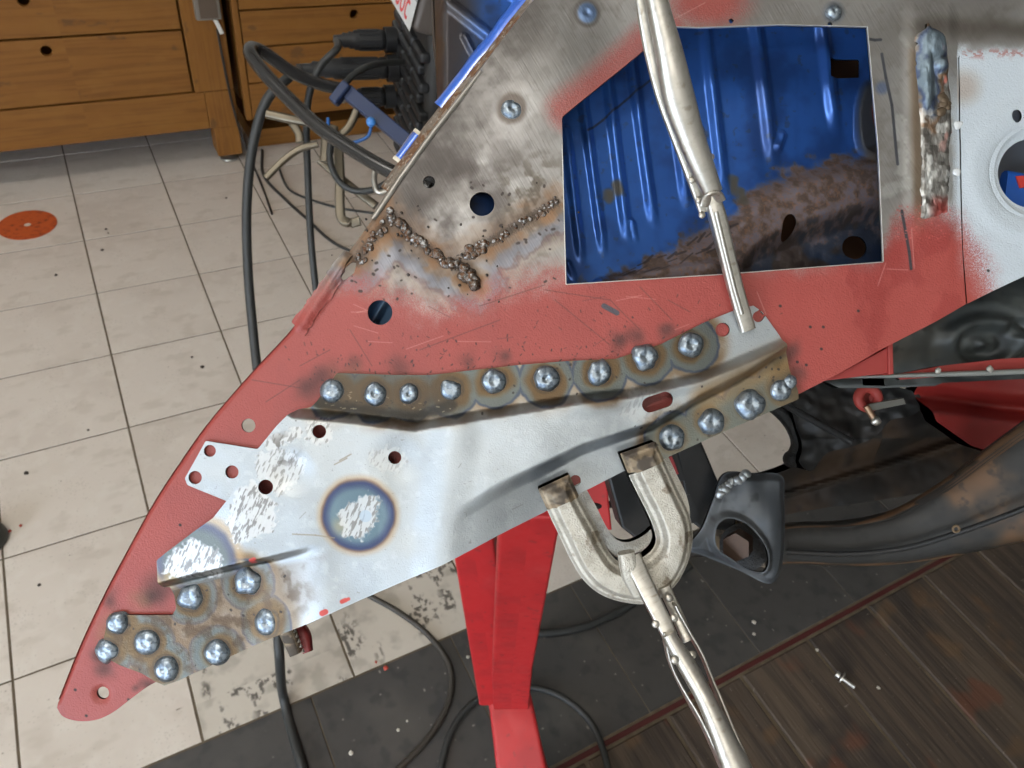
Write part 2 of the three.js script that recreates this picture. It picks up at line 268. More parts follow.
const stainedTile = tiled(512, 1.2, (x, y, o) => { const a = fbm(x * 7, y * 7, 4), b = fbm(x * 34 + 40, y * 34, 3), k = fbm(x * 16, y * 9 + 5, 3), sp = fbm(x * 150, y * 110, 3); mix(o, 196, 188, 176, 1); mix(o, 176, 166, 153, ss(0.4, 0.8, a) * 0.5); mix(o, 150, 143, 132, ss(0.5, 0.8, b) * 0.5); mix(o, 52, 48, 44, ss(0.56, 0.68, k) * ss(0.5, 0.64, sp) * 0.7); o[3] = 0.5; o[4] = 0; o[5] = b; }, {}, 0.0006);
const lay = (geo, mat, x, z, dy = 0, name = 'tile') => { const m = shade(new THREE.Mesh(geo, mat)); m.name = name; m.position.set(x, dy, z); floor.add(m); return m; };
const GAP = 0.0048, paleGeo = [...Array(14)].map((_, i) => slab(T - GAP, T - GAP, 0.0009, rr(0, 2), rr(0, 2)));
const zEnd = (ZDARK - GZ) / T, jEnd = Math.floor(zEnd), cut = (zEnd - jEnd) * T, cutGeo = [...Array(5)].map(() => slab(T - GAP, cut - GAP, 0.0009, rr(0, 2), rr(0, 2)));
for (let i = -4; i < 11; i++) for (let j = -3; j <= jEnd; j++) {
  if (j < jEnd) lay(paleGeo[Math.floor(rnd() * 14)], j >= 5 && (i === 1 || i === 2) ? stainedTile : paleTile, GX + (i + 0.5) * T, GZ + (j + 0.5) * T, rr(-0.0003, 0.0002));
  else lay(cutGeo[Math.floor(rnd() * 5)], i === 1 || i === 2 ? stainedTile : paleTile, GX + (i + 0.5) * T, GZ + j * T + cut / 2, rr(-0.0003, 0.0002));
}
const darkGeo = [...Array(6)].map(() => slab(0.3065, ZRED - ZDARK - GAP, 0.0008, rr(0, 1.5), rr(0, 1.5)));
for (let i = -5; i < 9; i++) lay(darkGeo[(i + 6) % 6], darkTile, 0.1 + (i + 0.5) * 0.309, (ZRED + ZDARK) / 2, rr(-0.0003, 0.0002));
// boards of the pit cover with their red edging strip
const boardMat = tiled(1024, 1.6, (x, y, o) => { // grain runs along y
  const g1 = fbm(x * 90, y * 5, 4), g2 = fbm(x * 26 + 5, y * 3, 3), blot = fbm(x * 6, y * 6, 4), r = fbm(x * 9 + 30, y * 9, 4), d = noise(x * 160, y * 160), w = fbm(x * 300, y * 20, 2);
  mix(o, 74, 62, 51, 1); mix(o, 52, 43, 36, ss(0.4, 0.7, g1) * 0.7); mix(o, 98, 84, 68, ss(0.55, 0.75, g2) * 0.5); mix(o, 40, 34, 31, ss(0.58, 0.74, blot) * 0.75); mix(o, 104, 58, 38, ss(0.62, 0.76, r) * 0.6); mix(o, 118, 84, 48, ss(0.68, 0.8, 1 - r) * 0.35); mix(o, 150, 144, 132, ss(0.965, 0.99, d) * 0.6);
  o[3] = 0.62 + g1 * 0.2; o[4] = 0; o[5] = w * 0.6 + g1 * 0.4;
}, {}, 0.0012);
const boardGeo = [...Array(6)].map(() => slab(0.194, 1.5, 0.003, rr(0, 1.4), rr(0, 1.4), 0.02));
const underBoards = plain(srgb(84, 76, 66), 0.9);
for (let i = -5; i < 9; i++) lay(boardGeo[(i + 6) % 6], boardMat, 0.338 + 0.2035 * (i + 0.5), ZRED + 0.022 + 0.75, 0.004 + rr(-0.0008, 0.0008), 'board');
lay(boxAt(-0.75, 0.75, 0, 0.0035, 0.004, 0.015, 0.001).translate(0.65, -0.002, 0), plain(srgb(74, 28, 25), 0.55), 0.3, ZRED, 0, 'edging_strip');
lay(boxAt(-0.75, 0.75, 0, 0.0035, 0.004, 0.015, 0.001).translate(0.65, -0.002, 0), plain(srgb(74, 28, 25), 0.55), 1.8, ZRED, 0, 'edging_strip');

// ---------------------------------------------------------------- added ceiling lamps, out of view, placed for their light on the metal
const lampBody = plain(srgb(225, 225, 222), 0.5), lampGlow = plain(srgb(240, 242, 245), 0.6, 0, { emissive: new THREE.Color(1, 0.98, 0.95), emissiveIntensity: 2.2 });
const ADDED_LAMPS = [[-1.3, -1.4], [-1.3, 0.4], [-1.3, 2.2]];
ADDED_LAMPS.forEach(([x, z], i) => {
  const t = thing('added_lamp', 'added long white batten lamp on the ceiling, out of view, to light the panel', 'lamp', V(x, RH, z), { group: 'added batten lamps on the ceiling' });
  part(t, 'housing', boxAt(x - 0.62, x + 0.62, RH - 0.06, RH, z - 0.09, z + 0.09, 0.01), lampBody);
  part(t, 'diffuser', boxAt(x - 0.6, x + 0.6, RH - 0.075, RH - 0.055, z - 0.075, z + 0.075, 0.008), lampGlow);
  const r = new THREE.RectAreaLight(new THREE.Color(1, 0.955, 0.88), 62, 1.2, 0.15); r.position.set(0, -0.08, 0); r.rotation.x = -Math.PI / 2; t.add(r);
});
// ================================================================ THE CAR BODY (one welded thing), in the panel frame
const carBase = L(512, 384, -0.05);
const car = thing('car_body', 'car body end of patched sheet metal, bare steel, red primer and blue inner panel', 'car body', carBase, { near: true });
function spSDF(p) { return polySDF(spline(p, 5, true)); }
// -- where the welds sit (drawing units of the panel)
const plugs = [ // x, y, radius, on which sheet, dimple
  [333, 391, 11, 'p', 0.2], [376, 394, 11, 'p', 0.5], [410, 394, 9, 'p', 0.5], [452, 389, 9.5, 'p', 0.4], [494, 381, 11.5, 'p', 0.7], [546, 379, 12, 'p', 0.6], [599, 373, 12, 'p', 0.7], [645, 357, 12.5, 'p', 0.7], [690, 345, 12, 'p', 0.7],
  [671, 438, 12, 'p', 0.6], [711, 422, 12, 'p', 0.6], [749, 404, 13, 'p', 0.6], [779, 390, 10, 'p', 0.3], [788, 382, 6.5, 'p', 0.1],
  [119, 622, 10.5, 'p', 0.4], [108, 650, 11, 'p', 0.2], [149, 641, 12, 'p', 0.15], [168, 667, 12, 'p', 0.3], [192, 596, 12, 'p', 0.5], [250, 581, 13, 'p', 0.6], [219, 651, 12, 'p', 0.2], [270, 620, 12, 'p', 0.6],
];
const bead = [[[357, 262], [366, 248], [377, 235], [388, 220]], [[392, 213], [402, 226], [416, 240], [430, 249], [444, 262], [456, 262], [474, 283]], [[466, 254], [480, 246], [498, 238], [520, 224], [540, 212], [556, 202]]];
const beadAll = bead.flat();
const outline = spline([[58, 700], [80, 645], [105, 592], [130, 545], [155, 500], [180, 462], [207, 424], [250, 374], [295, 325], [320, 290], [345, 256], [372, 218], [400, 176], [432, 132], [476, 76], [521, 18]], 3).concat([[566, -40], [1068, -40], [1068, 258], [1024, 276], [980, 296], [935, 322], [880, 350], [838, 374], [799, 394], [700, 436], [640, 455], [560, 492], [500, 516], [420, 553], [330, 596], [230, 645]], spline([[172, 676], [152, 684], [132, 698], [112, 713], [96, 720], [76, 721], [62, 716], [57, 708]], 4));
const windowPts = [[561.5, 119], [672, 27], [700, 28], [780, 25], [867, 27], [878, 150], [883, 262], [720, 274.5], [566, 284.5]];
const bodyHoles = [ellipse(482, 204, 12.4, 12), ellipse(380, 312.5, 12.4), ellipse(429, 182, 6.2), ellipse(248.5, 425.5, 7), ellipse(101.5, 694, 6.3), polySDF([[341, 279], [344, 270], [352, 262], [357, 263], [354, 273], [344, 281]]), ellipse(731, 21, 2.6), ellipse(830, 24, 2.4)];
const winSDF = polySDF(windowPts), outSDF = polySDF(outline);
const bigHole = ellipse(1036, 172, 35, 35), smallHole = ellipse(1015, 117, 5, 6.5, -0.3);

// -- paint of the big panel
const outSDF2 = (x, y) => x - 57 < (700 - y) * 0.62 - 60 || y - 752 > -0.44 * (x - 57) || (x > 682 && x < 860 && y > 45 && y < 250) ; // well outside the sheet: left unpainted
const body = new Coat(44, -44, 1024, 768, 1.7);
const redLine = [[40, 300], [300, 305], [345, 296], [380, 300], [420, 318], [470, 312], [520, 296], [560, 286], [600, 272], [880, 262], [893, 236], [915, 222], [945, 224], [968, 236], [990, 262]];
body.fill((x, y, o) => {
  if (outSDF2(x, y)) return;
  const n1 = fbm(x * 0.022, y * 0.022, 4), n2 = fbm(x * 0.11 + 7, y * 0.11, 3), gr = noise(x * 1.3, y * 1.3), u = x * 0.5 + y * 0.86, v = x * 0.86 - y * 0.5, br = fbm(u * 0.05, v * 0.9, 3), fine = hsh(Math.floor(x * 2), Math.floor(y * 2));
  // bare, sanded steel
  o[0] = 156; o[1] = 154; o[2] = 151; o[3] = 0.4 + n2 * 0.14; o[4] = 0.85; o[5] = 0.5 + (br - 0.5) * 0.16;
  mix(o, 122, 118, 114, ss(0.35, 0.75, n1) * 0.55); mix(o, 150, 148, 145, ss(0.5, 0.85, br) * 0.2); mix(o, 112, 106, 101, ss(0.5, 0.85, n2) * 0.3);
  // old grime and brown staining on the upper left
  const dirt = x > 600 ? 0 : ss(150, 30, Math.hypot((x - 420) * 0.9, y - 205)) * ss(0.18, 0.8, fbm(x * 0.06 + 3, y * 0.06 + 11, 5)); mix(o, 70, 62, 58, dirt * 0.85); mixP(o, 0.6, 0.45, dirt * 0.7);
  const dirt2 = ss(66, 6, segD(x, y, 505, 20, 400, 190)) * (0.55 + 0.45 * ss(0.25, 0.65, n2 * 0.5 + n1 * 0.5)); mix(o, 82, 77, 73, dirt2 * 0.85); mixP(o, 0.55, 0.7, dirt2 * 0.6);  // darker reflection of the upper-left steel, painted into its colour
  const soot = Math.max(ss(70, 10, Math.hypot(x - 540, y - 205)) * ss(0.45, 0.7, n2) * 0.8, 0); mix(o, 92, 84, 74, soot);
  // rust and heat colours along the weld beads
  let db = 1e9; if (x > 300 && x < 620 && y > 150 && y < 350) for (const b of bead) db = Math.min(db, lineD(b, x, y)); const raw = db; db += (n2 - 0.5) * 16;
  const low = ss(-6, 18, y - poly([[350, 262], [390, 226], [440, 258], [474, 268], [520, 228], [560, 200]], x));
  mix(o, 132, 96, 66, ss(26, 6, db) * (0.35 + 0.5 * ss(0.4, 0.7, fbm(x * 0.06, y * 0.06)))); mixP(o, 0.62, 0.4, ss(24, 8, db) * 0.8);
  mix(o, 112, 116, 130, ss(34, 24, db) * ss(12, 20, db) * low * 0.55); mix(o, 104, 84, 84, ss(5, 0, Math.abs(db - 31)) * low * 0.5); mix(o, 150, 140, 128, ss(44, 34, db) * ss(30, 36, db) * low * 0.5);
  mix(o, 58, 50, 44, ss(7, 2, raw + (gr - 0.5) * 4) * 0.6);
  // red primer, sprayed: soft grained edges
  const yb = poly(redLine, x), spray = (y - yb) + (n1 - 0.5) * 26 + (n2 - 0.5) * 14;
  let red = ss(-34, 14, spray); red = clamp(red + (fine - 0.5) * 1.1 * red * (1 - red) * 2);
  const xr = 974 + (y - 250) * 0.25 + (n1 - 0.5) * 30; let edge = ss(xr + 26, xr - 26, x); edge = clamp(edge + (fine - 0.5) * 2.2 * edge * (1 - edge) * 2); 
  // grey primer of the right end, dusted over the seam
  const gy = x > 957 ? 1 : ss(928, 957, x) * ss(60, 120, y) * 0.8; let grey = y > 54 ? gy : ss(40, 56, y + (n2 - 0.5) * 14) * gy; grey = clamp(grey + (fine - 0.5) * grey * (1 - grey) * 2);
  mix(o, 176, 184, 190, grey); mixP(o, 0.55, 0.05, grey); if (grey > 0.5) o[5] = 0.5 + (gr - 0.5) * 0.3;
  if (x > 957) { const st = ss(26, 6, Math.hypot(x - 962, y - 88)); mix(o, 140, 118, 98, st * 0.5); const e2 = ss(8, 0, Math.abs(y - 57 + n2 * 6)); mix(o, 150, 88, 80, e2 * ss(0.5, 0.62, fbm(x * 0.2, y * 0.2)) * 0.7); }
  const dz = segD(x, y, 566, 112, 668, 28), sp2 = Math.max(ss(30, 6, dz + (n1 - 0.5) * 10) * 0.72, ss(1.15, 0.3, Math.hypot((x - 708) / 52, (y - 2) / 34)) * 0.85); let r2 = clamp(sp2 + (fine - 0.5) * sp2 * (1 - sp2) * 2);
  const R = Math.max(red * edge * (x < 300 || y > yb - 40 ? 1 : 0), r2);
  const rt = (n1 - 0.5) * 12 + (gr - 0.5) * 4, flow = ss(0.52, 0.6, fbm(x * 0.035 + 20, y * 0.018 + 4, 3)) * (x > 780 ? 1 : 0.3);
  mix(o, 146 + rt - flow * 10, 62 + rt * 0.7 - flow * 8, 55 + rt * 0.6 - flow * 6, R); mixP(o, 0.5 - flow * 0.1, 0.0, R); if (R > 0.5) o[5] = 0.5 + (gr - 0.5) * 0.25 + flow * 0.12;
  // bright and blue heat marks about the plug weld and the pressed marks on top
  const q1 = Math.hypot(x - 512, y - 110); mix(o, 86, 76, 68, ss(20, 14, q1 + n2 * 4) * 0.8); mixP(o, 0.5, 0.6, ss(20, 12, q1));
  const q2 = Math.hypot((x - 587) / 0.9, y - 14); mix(o, 92, 122, 168, ss(14, 8, q2) * 0.75); mix(o, 96, 90, 86, ss(4, 0, Math.abs(q2 - 13)) * 0.6);
  const q3 = Math.hypot(x - 834, y - 12); mix(o, 120, 128, 140, ss(14, 8, q3) * 0.6); const q4 = Math.hypot(x - 882, y - 88); mix(o, 88, 104, 140, ss(9, 3, q4) * 0.7);
  // patches ground bright beside the seam
  if (x > 870 && x < 960 && y > 10 && y < 220) for (const [ax, ay, bx, by, w] of [[886, 190, 905, 184, 6], [908, 34, 922, 52, 7], [948, 120, 950, 200, 4], [900, 120, 903, 170, 5]]) { const k = ss(w + 3, w - 3, segD(x, y, ax, ay, bx, by) + (n2 - 0.5) * 9); mix(o, 206, 206, 204, k * 0.8); mixP(o, 0.28, 0.9, k); }
  // upper right: sooty rubbed strip, brown heat along the vertical seam
  mix(o, 84, 76, 68, ss(16, 0, Math.abs(y - 28 + (n1 - 0.5) * 20)) * ss(880, 930, x) * 0.6 * (1 - grey * 0.7)); mix(o, 116, 94, 70, ss(9, 1, Math.abs(x - 914 - (y - 60) * 0.03)) * ss(30, 60, y) * ss(240, 200, y) * 0.6);
});
// burnt paint, spatter and scratches
const SOOT = [30, 28, 26, 0.8, 0];
for (const [x, y, r, a] of [[322, 378, 20, 0.5], [306, 388, 16, 0.55], [350, 366, 12, 0.3], [400, 372, 16, 0.3], [470, 362, 14, 0.25], [505, 356, 12, 0.3], [622, 340, 15, 0.55], [668, 330, 12, 0.5], [640, 334, 13, 0.35], [792, 352, 17, 0.55], [798, 372, 16, 0.5], [160, 588, 20, 0.55], [150, 600, 14, 0.4], [110, 600, 12, 0.35], [96, 655, 12, 0.4], [105, 672, 12, 0.35], [150, 686, 11, 0.55], [136, 688, 8, 0.3]])
  for (let k = 0; k < 9; k++) { const q = rr(0, 6.28), d = rr(0, r * 0.7); body.stroke(x + d * Math.cos(q), y + d * Math.sin(q), x + d * Math.cos(q) * 1.2, y + d * Math.sin(q) * 1.2, rr(1, r * 0.5), SOOT, a * 0.34, r * 0.45); }
for (const [x, y, r, a] of [[344, 378, 26, 0.3], [118, 630, 30, 0.4], [140, 600, 18, 0.3]]) for (let k = 0; k < 10; k++) body.stroke(x + rr(-r, r) * 0.6, y + rr(-r, r) * 0.5, x + rr(-r, r) * 0.6, y + rr(-r, r) * 0.5, r * 0.2, [120, 90, 60, 0.5, 0.3], a * 0.4, r * 0.3);
for (let k = 0; k < 210; k++) { // streaks flung from the row of plug welds
  const w = plugs[Math.floor(rnd() * 9)], a = -Math.PI / 2 + rr(-1.25, 1.25), d = rr(28, 110) * rr(0.5, 1), x = w[0] + Math.cos(a) * d, y = w[1] + Math.sin(a) * d * 0.75, l = rr(0.3, 3.2), b = a + rr(-0.3, 0.3);
  if (y < 296) continue; body.stroke(x, y, x + l * Math.cos(b), y + l * Math.sin(b), rr(0.25, 0.7), SOOT, rr(0.25, 0.75), 0.5);
}
for (let k = 0; k < 14; k++) { const x = rr(330, 700), y = rr(296, 350), a = rr(-0.6, 0.5), l = rr(14, 46); body.stroke(x, y, x + l * Math.cos(a), y + l * Math.sin(a), 0.35, rnd() < 0.5 ? [205, 150, 140, 0.5, 0] : [70, 38, 36, 0.6, 0], 0.45, 0.5); }
for (const [ax, ay, bx, by] of [[555, 300, 610, 345], [610, 300, 640, 330], [480, 306, 545, 285], [545, 290, 610, 300], [640, 287, 672, 320], [668, 300, 690, 312], [420, 350, 500, 320], [372, 366, 350, 330], [300, 366, 330, 350], [266, 402, 300, 380], [252, 380, 300, 388]]) body.stroke(ax, ay, bx, by, 0.4, [60, 40, 36, 0.7, 0], 0.5, 0.5);
for (let k = 0; k < 60; k++) body.stroke(...((x, y) => [x, y, x + rr(-2, 2), y + rr(-1.5, 1.5)])(rr(340, 560), rr(180, 300)), rr(0.6, 1.5), [52, 44, 40, 0.6, 0.3], 0.8, 0.5);
for (const [x, y] of [[780, 306], [810, 327], [823, 327], [821, 349], [797, 362], [806, 365], [987, 271], [858, 311], [75, 690], [86, 716], [90, 560], [128, 700], [180, 525], [170, 560]]) body.stroke(x, y, x + 0.4, y + 0.2, 1.3, SOOT, 0.85, 0.5);
for (const s of [[[882, 54], [886, 78], [892, 105], [898, 164]], [[902, 211], [906, 235], [909, 252], [911, 269]], [[870, 39], [875, 40], [881, 39.5]]]) for (let k = 1; k < s.length; k++) body.stroke(...s[k - 1], ...s[k], 1.35, [34, 36, 42, 0.5, 0], 0.92, 0.5); // marker lines
body.stroke(604, 306, 617, 313, 2.6, [66, 66, 74, 0.6, 0], 0.95, 0.6);
for (const s of [[911, 230, 914, 269], [886, 263, 878, 286], [887, 269, 908, 270], [757, 292, 766, 315], [660, 27, 705, 3]]) body.stroke(...s, 0.35, [200, 160, 152, 0.5, 0], 0.55, 0.5); // scriber scratches
for (let k = 0; k < 90; k++) { const x = rr(895, 950), y = rr(205, 240); body.stroke(x, y, x + 0.5, y, rr(0.3, 0.8), [175, 85, 78, 0.5, 0], 0.7, 0.4); }
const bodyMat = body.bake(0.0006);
const bareEdge = plain(srgb(205, 205, 202), 0.35, 0.75), steel = plain(srgb(140, 136, 130), 0.38, 0.85);

// -- the panel itself, with its pressed relief
const bodyH = (x, y) => {
  let h = 0.0011 * (fbm(x * 0.012, y * 0.012, 2) - 0.5);
  const dl = lineD(leftEdge, x, y); h -= 0.0018 * ss(6, 0, dl) ** 2;                                  // rolled outer edge
  const dip = segD(x, y, 392, 222, 470, 280); h -= 0.0016 * ss(26, 0, dip) * 0.8 + 0.0012 * ss(20, 0, segD(x, y, 470, 270, 560, 200)); // sunk along the beads
  h += 0.0028 * ss(11, 2, segD(x, y, 380, 214, 300, 322) - 2) * ss(255, 275, y) * ss(335, 320, y);    // folded-over ridge at the lower joint
  h += 0.0045 * ss(95, 10, Math.hypot(x - 540, (y - 70) * 0.9)) + 0.0008 * ss(9, 0, Math.hypot(x - 587, y - 14) - 3) - 0.0012 * ss(5, 0, Math.hypot(x - 587, y - 14));
  h += 0.0018 * ss(10, 2, Math.hypot(x - 834, y - 12)); h -= 0.002 * ss(12, 2, Math.hypot(x - 101, y - 694)) + 0.0012 * ss(40, 5, Math.hypot(x - 620, y - 240) - 60) * 0;
  h += 0.0025 * ss(900, 916, x) * ss(960, 946, x) * ss(-20, 30, y) * ss(300, 230, y) * 0.4;
  return h;
};
const leftEdge = outline.slice(0, 46).filter((p) => p[1] > -38);
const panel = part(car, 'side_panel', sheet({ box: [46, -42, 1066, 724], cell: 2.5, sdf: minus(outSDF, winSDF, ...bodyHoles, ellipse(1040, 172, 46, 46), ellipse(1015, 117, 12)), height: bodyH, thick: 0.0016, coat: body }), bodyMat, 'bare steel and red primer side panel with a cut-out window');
// bright sawn rim of the window
const rimPts = windowPts.concat([windowPts[0]]).map(([x, y]) => L(x, y, 0.0002));
for (let i = 0; i < rimPts.length - 1; i++) if (i !== 0) part(car, 'cut_edge', beam(rimPts[i], rimPts[i + 1], 0.0005, 0.0016, V(0, 0, 1).cross(rimPts[i + 1].clone().sub(rimPts[i])), 0.0002), bareEdge, 'bright sawn edge of the window');
// grey primed repair piece at the right end, its big hole dished inwards
const repairSDF = minus(polySDF([[958, 56], [1068, 54], [1068, 258], [1024, 276], [990, 292], [966, 304], [962, 250], [959, 130]]), bigHole, smallHole);
const repairH = (x, y) => { const r = Math.hypot(x - 1036, y - 172); return 0.0012 - 0.004 * ss(56, 36, r) ** 1.5 + 0.0008 * ss(14, 0, Math.abs(r - 64)) + 0.001 * (fbm(x * 0.02, y * 0.02, 2) - 0.5); };
part(car, 'repair_panel', sheet({ box: [954, 48, 1068, 308], cell: 2.5, sdf: repairSDF, height: repairH, thick: 0.0012, coat: body }), bodyMat, 'grey primed repair panel with a large round hole');
// ground-down vertical seam with its blued weld
const seam = new Coat(896, 20, 64, 210, 4);
seam.fill((x, y, o) => {
  const n = fbm(x * 0.25, y * 0.1, 4), m = fbm(x * 0.12 + 9, y * 0.12, 3);
  mix(o, 136, 134, 130, 1); o[3] = 0.36 + n * 0.25; o[4] = 0.85; o[5] = n; mix(o, 92, 88, 84, ss(0.5, 0.6, m) * 0.7); mix(o, 150, 84, 70, ss(0.56, 0.66, fbm(x * 0.1 + 4, y * 0.06 + 6, 3)) * ss(930, 940, x) * ss(205, 60, y)); if (ss(930, 940, x) * ss(0.56, 0.66, fbm(x * 0.1 + 4, y * 0.06 + 6, 3)) > 0.6) { o[3] = 0.6; o[4] = 0.1; }
  const b = Math.min(ellipse(932, 48, 14, 19)(x, y), ellipse(925, 82, 10, 30, -0.1)(x, y), ellipse(937, 64, 8, 9)(x, y)) + (m - 0.5) * 8; mix(o, 106, 124, 138, ss(2, -3, b) * 0.8); mix(o, 46, 62, 100, ss(3, 0, Math.abs(b)) * 0.6); mix(o, 120, 84, 56, ss(3, 0, Math.abs(b - 5)) * 0.6);
  mix(o, 190, 190, 187, ss(0.56, 0.68, fbm(x * 0.11 + 2, y * 0.07 + 1, 3)) * ss(90, 130, y)); mix(o, 150, 66, 60, ss(190, 216, y + (m - 0.5) * 20) * ss(932, 946, x + 8));
});
const seamMat = seam.bake(0.0006);
const seamS = polySDF([[912, 36], [926, 27], [944, 34], [950, 60], [953, 110], [950, 216], [918, 222], [917, 130], [912, 70]]);
part(car, 'seam_weld', sheet({ box: [898, 24, 958, 228], cell: 1.5, sdf: (x, y) => polySDF([[914, 36], [926, 27], [944, 34], [950, 60], [952, 110], [948, 216], [920, 222], [919, 130], [914, 70]])(x, y) + (noise(x * 0.2, y * 0.2) - 0.5) * 5, height: (x, y) => 0.0018 + 0.0034 * Math.max(ss(18, 3, Math.hypot(x - 932, (y - 46) * 0.8)), ss(11, 2, Math.hypot(x - 938, y - 66)), 0.7 * ss(9, 1, Math.abs(x - 925)) * ss(120, 95, y)) + 0.0016 * (fbm(x * 0.12, y * 0.07, 3) - 0.5) - 0.0016 * ss(-6, 0, seamS(x, y)), thick: 0.0022, coat: seam }), seamMat, 'ground and blued vertical weld seam');
for (const [x, y, s] of [[958, 125, 4.5], [957, 172, 4]]) part(car, 'tack_weld', pebble(s * S, x, 0.4).translate(...L(x, y, 0.001).toArray()), plain(srgb(190, 192, 192), 0.55));
part(car, 'tack_weld', merge([...Array(10)].map((_, i) => pebble(rr(2.5, 5) * S, i + 40, 0.5).translate(...L(rr(938, 952), 96 + i * 2 + rr(-3, 3), 0.0025).toArray()))), plain(srgb(92, 78, 62), 0.45, 0.6), 'brown scorched weld lumps');
part(car, 'folded_patch', sheet({ box: [284, 240, 362, 346], cell: 1.4, sdf: (x, y) => polySDF([[292, 322], [318, 287], [344, 251], [352, 256], [345, 268], [341, 282], [330, 300], [316, 318], [305, 335]])(x, y) + (noise(x * 0.25, y * 0.25) - 0.5) * 3, height: (x, y) => 0.0012 + 0.002 * ss(9, 0, segD(x, y, 302, 326, 346, 260)) + 0.001 * (fbm(x * 0.1, y * 0.1, 3) - 0.5), thick: 0.002, coat: body }), bodyMat, 'rough folded patch at the edge, half primed red');
part(car, 'inner_bracket', sheetAt(-0.03, { box: [350, 284, 412, 342], cell: 2, sdf: spSDF([[356, 300], [372, 288], [398, 292], [406, 316], [396, 336], [366, 338]]), height: (x, y) => 0.008 * Math.sin((x + y * 0.6) * 0.12), thick: 0.002 }), plain(srgb(96, 128, 160), 0.35, 0.5), 'blue-grey bracket seen through the hole');
// lumpy weld beads over the split in the panel
const beadMat = tiled(128, 0.02, (x, y, o) => { const n = fbm(x * 900, y * 900, 3); mix(o, 100, 92, 86, 1); mix(o, 150, 150, 150, ss(0.58, 0.72, n)); mix(o, 84, 60, 44, ss(0.48, 0.64, 1 - n)); o[3] = 0.46; o[4] = 0.85; });
bead.forEach((b, k) => {
  const c = new THREE.CatmullRomCurve3(b.map(([x, y]) => V(x, y, 0))), n = [26, 48, 54][k], list = [];
  for (let i = 0; i < n; i++) { const p = c.getPoint(i / (n - 1)), big = (k === 1 ? rr(2, 4.6) : k === 2 ? (i < 14 ? rr(2.4, 5) : rr(1.2, 2.8)) : rr(1.4, 3.4)) * (rnd() < 0.2 ? 1.25 : 1); list.push(pebble(big * S, i * 3 + k * 50, rr(0.35, 0.6)).translate(...L(p.x + rr(-4.4, 4.4), p.y + rr(-4, 4), k === 0 ? 0.0004 : -0.0009).toArray())); }
  if (k === 1) for (let i = 0; i < 9; i++) list.push(pebble(rr(4, 7) * S, i + 300, 0.7).translate(...L(lerp(456, 476, i / 8) + rr(-4, 4), lerp(262, 285, i / 8) + rr(-4, 4), 0.0002).toArray()));
  part(car, 'weld_bead', metreUV(merge(list)), beadMat, 'lumpy bead of weld metal');
});
const spat = []; for (let i = 0; i < 46; i++) { const b = beadAll[Math.floor(rnd() * beadAll.length)]; spat.push(pebble(rr(0.7, 1.6) * S, i, 0.8).translate(...L(b[0] + rr(-26, 26), b[1] + rr(-22, 26), 0.0004).toArray())); }
const sp = part(car, 'weld_spatter', merge(spat), plain(srgb(70, 64, 60), 0.4, 0.7)); sp.userData.kind = 'stuff';
const weldMat = tiled(256, 0.03, (x, y, o) => { const n = fbm(x * 420, y * 420, 3), m = noise(x * 2100, y * 2100); mix(o, 138, 148, 157, 1); mix(o, 92, 104, 118, ss(0.45, 0.7, n) * 0.8); mix(o, 74, 70, 68, ss(0.86, 0.94, m) * 0.6); o[3] = 0.3 + n * 0.14; o[4] = 0.85; o[5] = n; }, {}, 0.0001);
part(car, 'plug_weld', metreUV(lump(13 * S, 0.0036, 3, 0.08)).translate(...L(512, 110, 0.0006).toArray()), weldMat, 'single domed plug weld ringed with scorched brown');
part(car, 'plug_weld', metreUV(lump(8 * S, 0.002, 9, 0.12)).translate(...L(834, 12, 0.0018).toArray()), weldMat);

// -- folded flanges behind the upper left edge: rusty joint, blue paint chipped from the lip
const lip = new Coat(0, 0, 320, 48, 3);      // laid out along the edge and across the strip
lip.fill((x, y, o) => {
  const n = fbm(x * 0.08, y * 0.08, 4), f = fbm(x * 0.3, y * 0.3, 3);
  mix(o, 124, 112, 100, 1); o[3] = 0.45 + f * 0.2; o[4] = 0.6; o[5] = f; mix(o, 112, 74, 46, ss(0.42, 0.6, n) * 0.8); mix(o, 178, 172, 164, ss(0.6, 0.7, f) * 0.6);
});
const lipMat = lip.bake(0.0008);
const up = (t, off) => { const a = [[372, 218], [400, 176], [432, 132], [476, 76], [521, 18], [566, -40]], f = t * 5, k = Math.min(4, Math.floor(f)), q = f - k; return [lerp(a[k][0], a[k + 1][0], q) - off * 0.79, lerp(a[k][1], a[k + 1][1], q) - off * 0.61]; };
function ribbon(offs, zs, n, t0, t1, mat) { // a bent strip that follows the upper left edge; offs outward, zs back
  const pos = [], uv = [], idx = [], m = offs.length;
  for (let i = 0; i <= n; i++) { const t = lerp(t0, t1, i / n); for (let j = 0; j < m; j++) { const o = offs[j] * (1 + 0.08 * (noise(t * 30, j) - 0.5)), p = up(t, o), v = L(p[0], p[1], zs[j]); pos.push(v.x, v.y, v.z); uv.push(...lip.uv(t * 310, 4 + j * 9)); } }
  for (let i = 0; i < n; i++) for (let j = 0; j < m - 1; j++) { const a = i * m + j, b = a + m; idx.push(a, b, a + 1, a + 1, b, b + 1); }
  const g = new THREE.BufferGeometry(); g.setAttribute('position', new THREE.Float32BufferAttribute(pos, 3)); g.setAttribute('uv', new THREE.Float32BufferAttribute(uv, 2)); g.setIndex(idx); g.computeVertexNormals(); return g;
}
part(car, 'edge_flange', ribbon([-4, -1.5, 0.6, 1.6, 1], [0.0000, 0.0009, 0.0006, -0.001, -0.006], 60, 0.0, 1, lipMat), steel, 'bare folded joint along the upper edge');
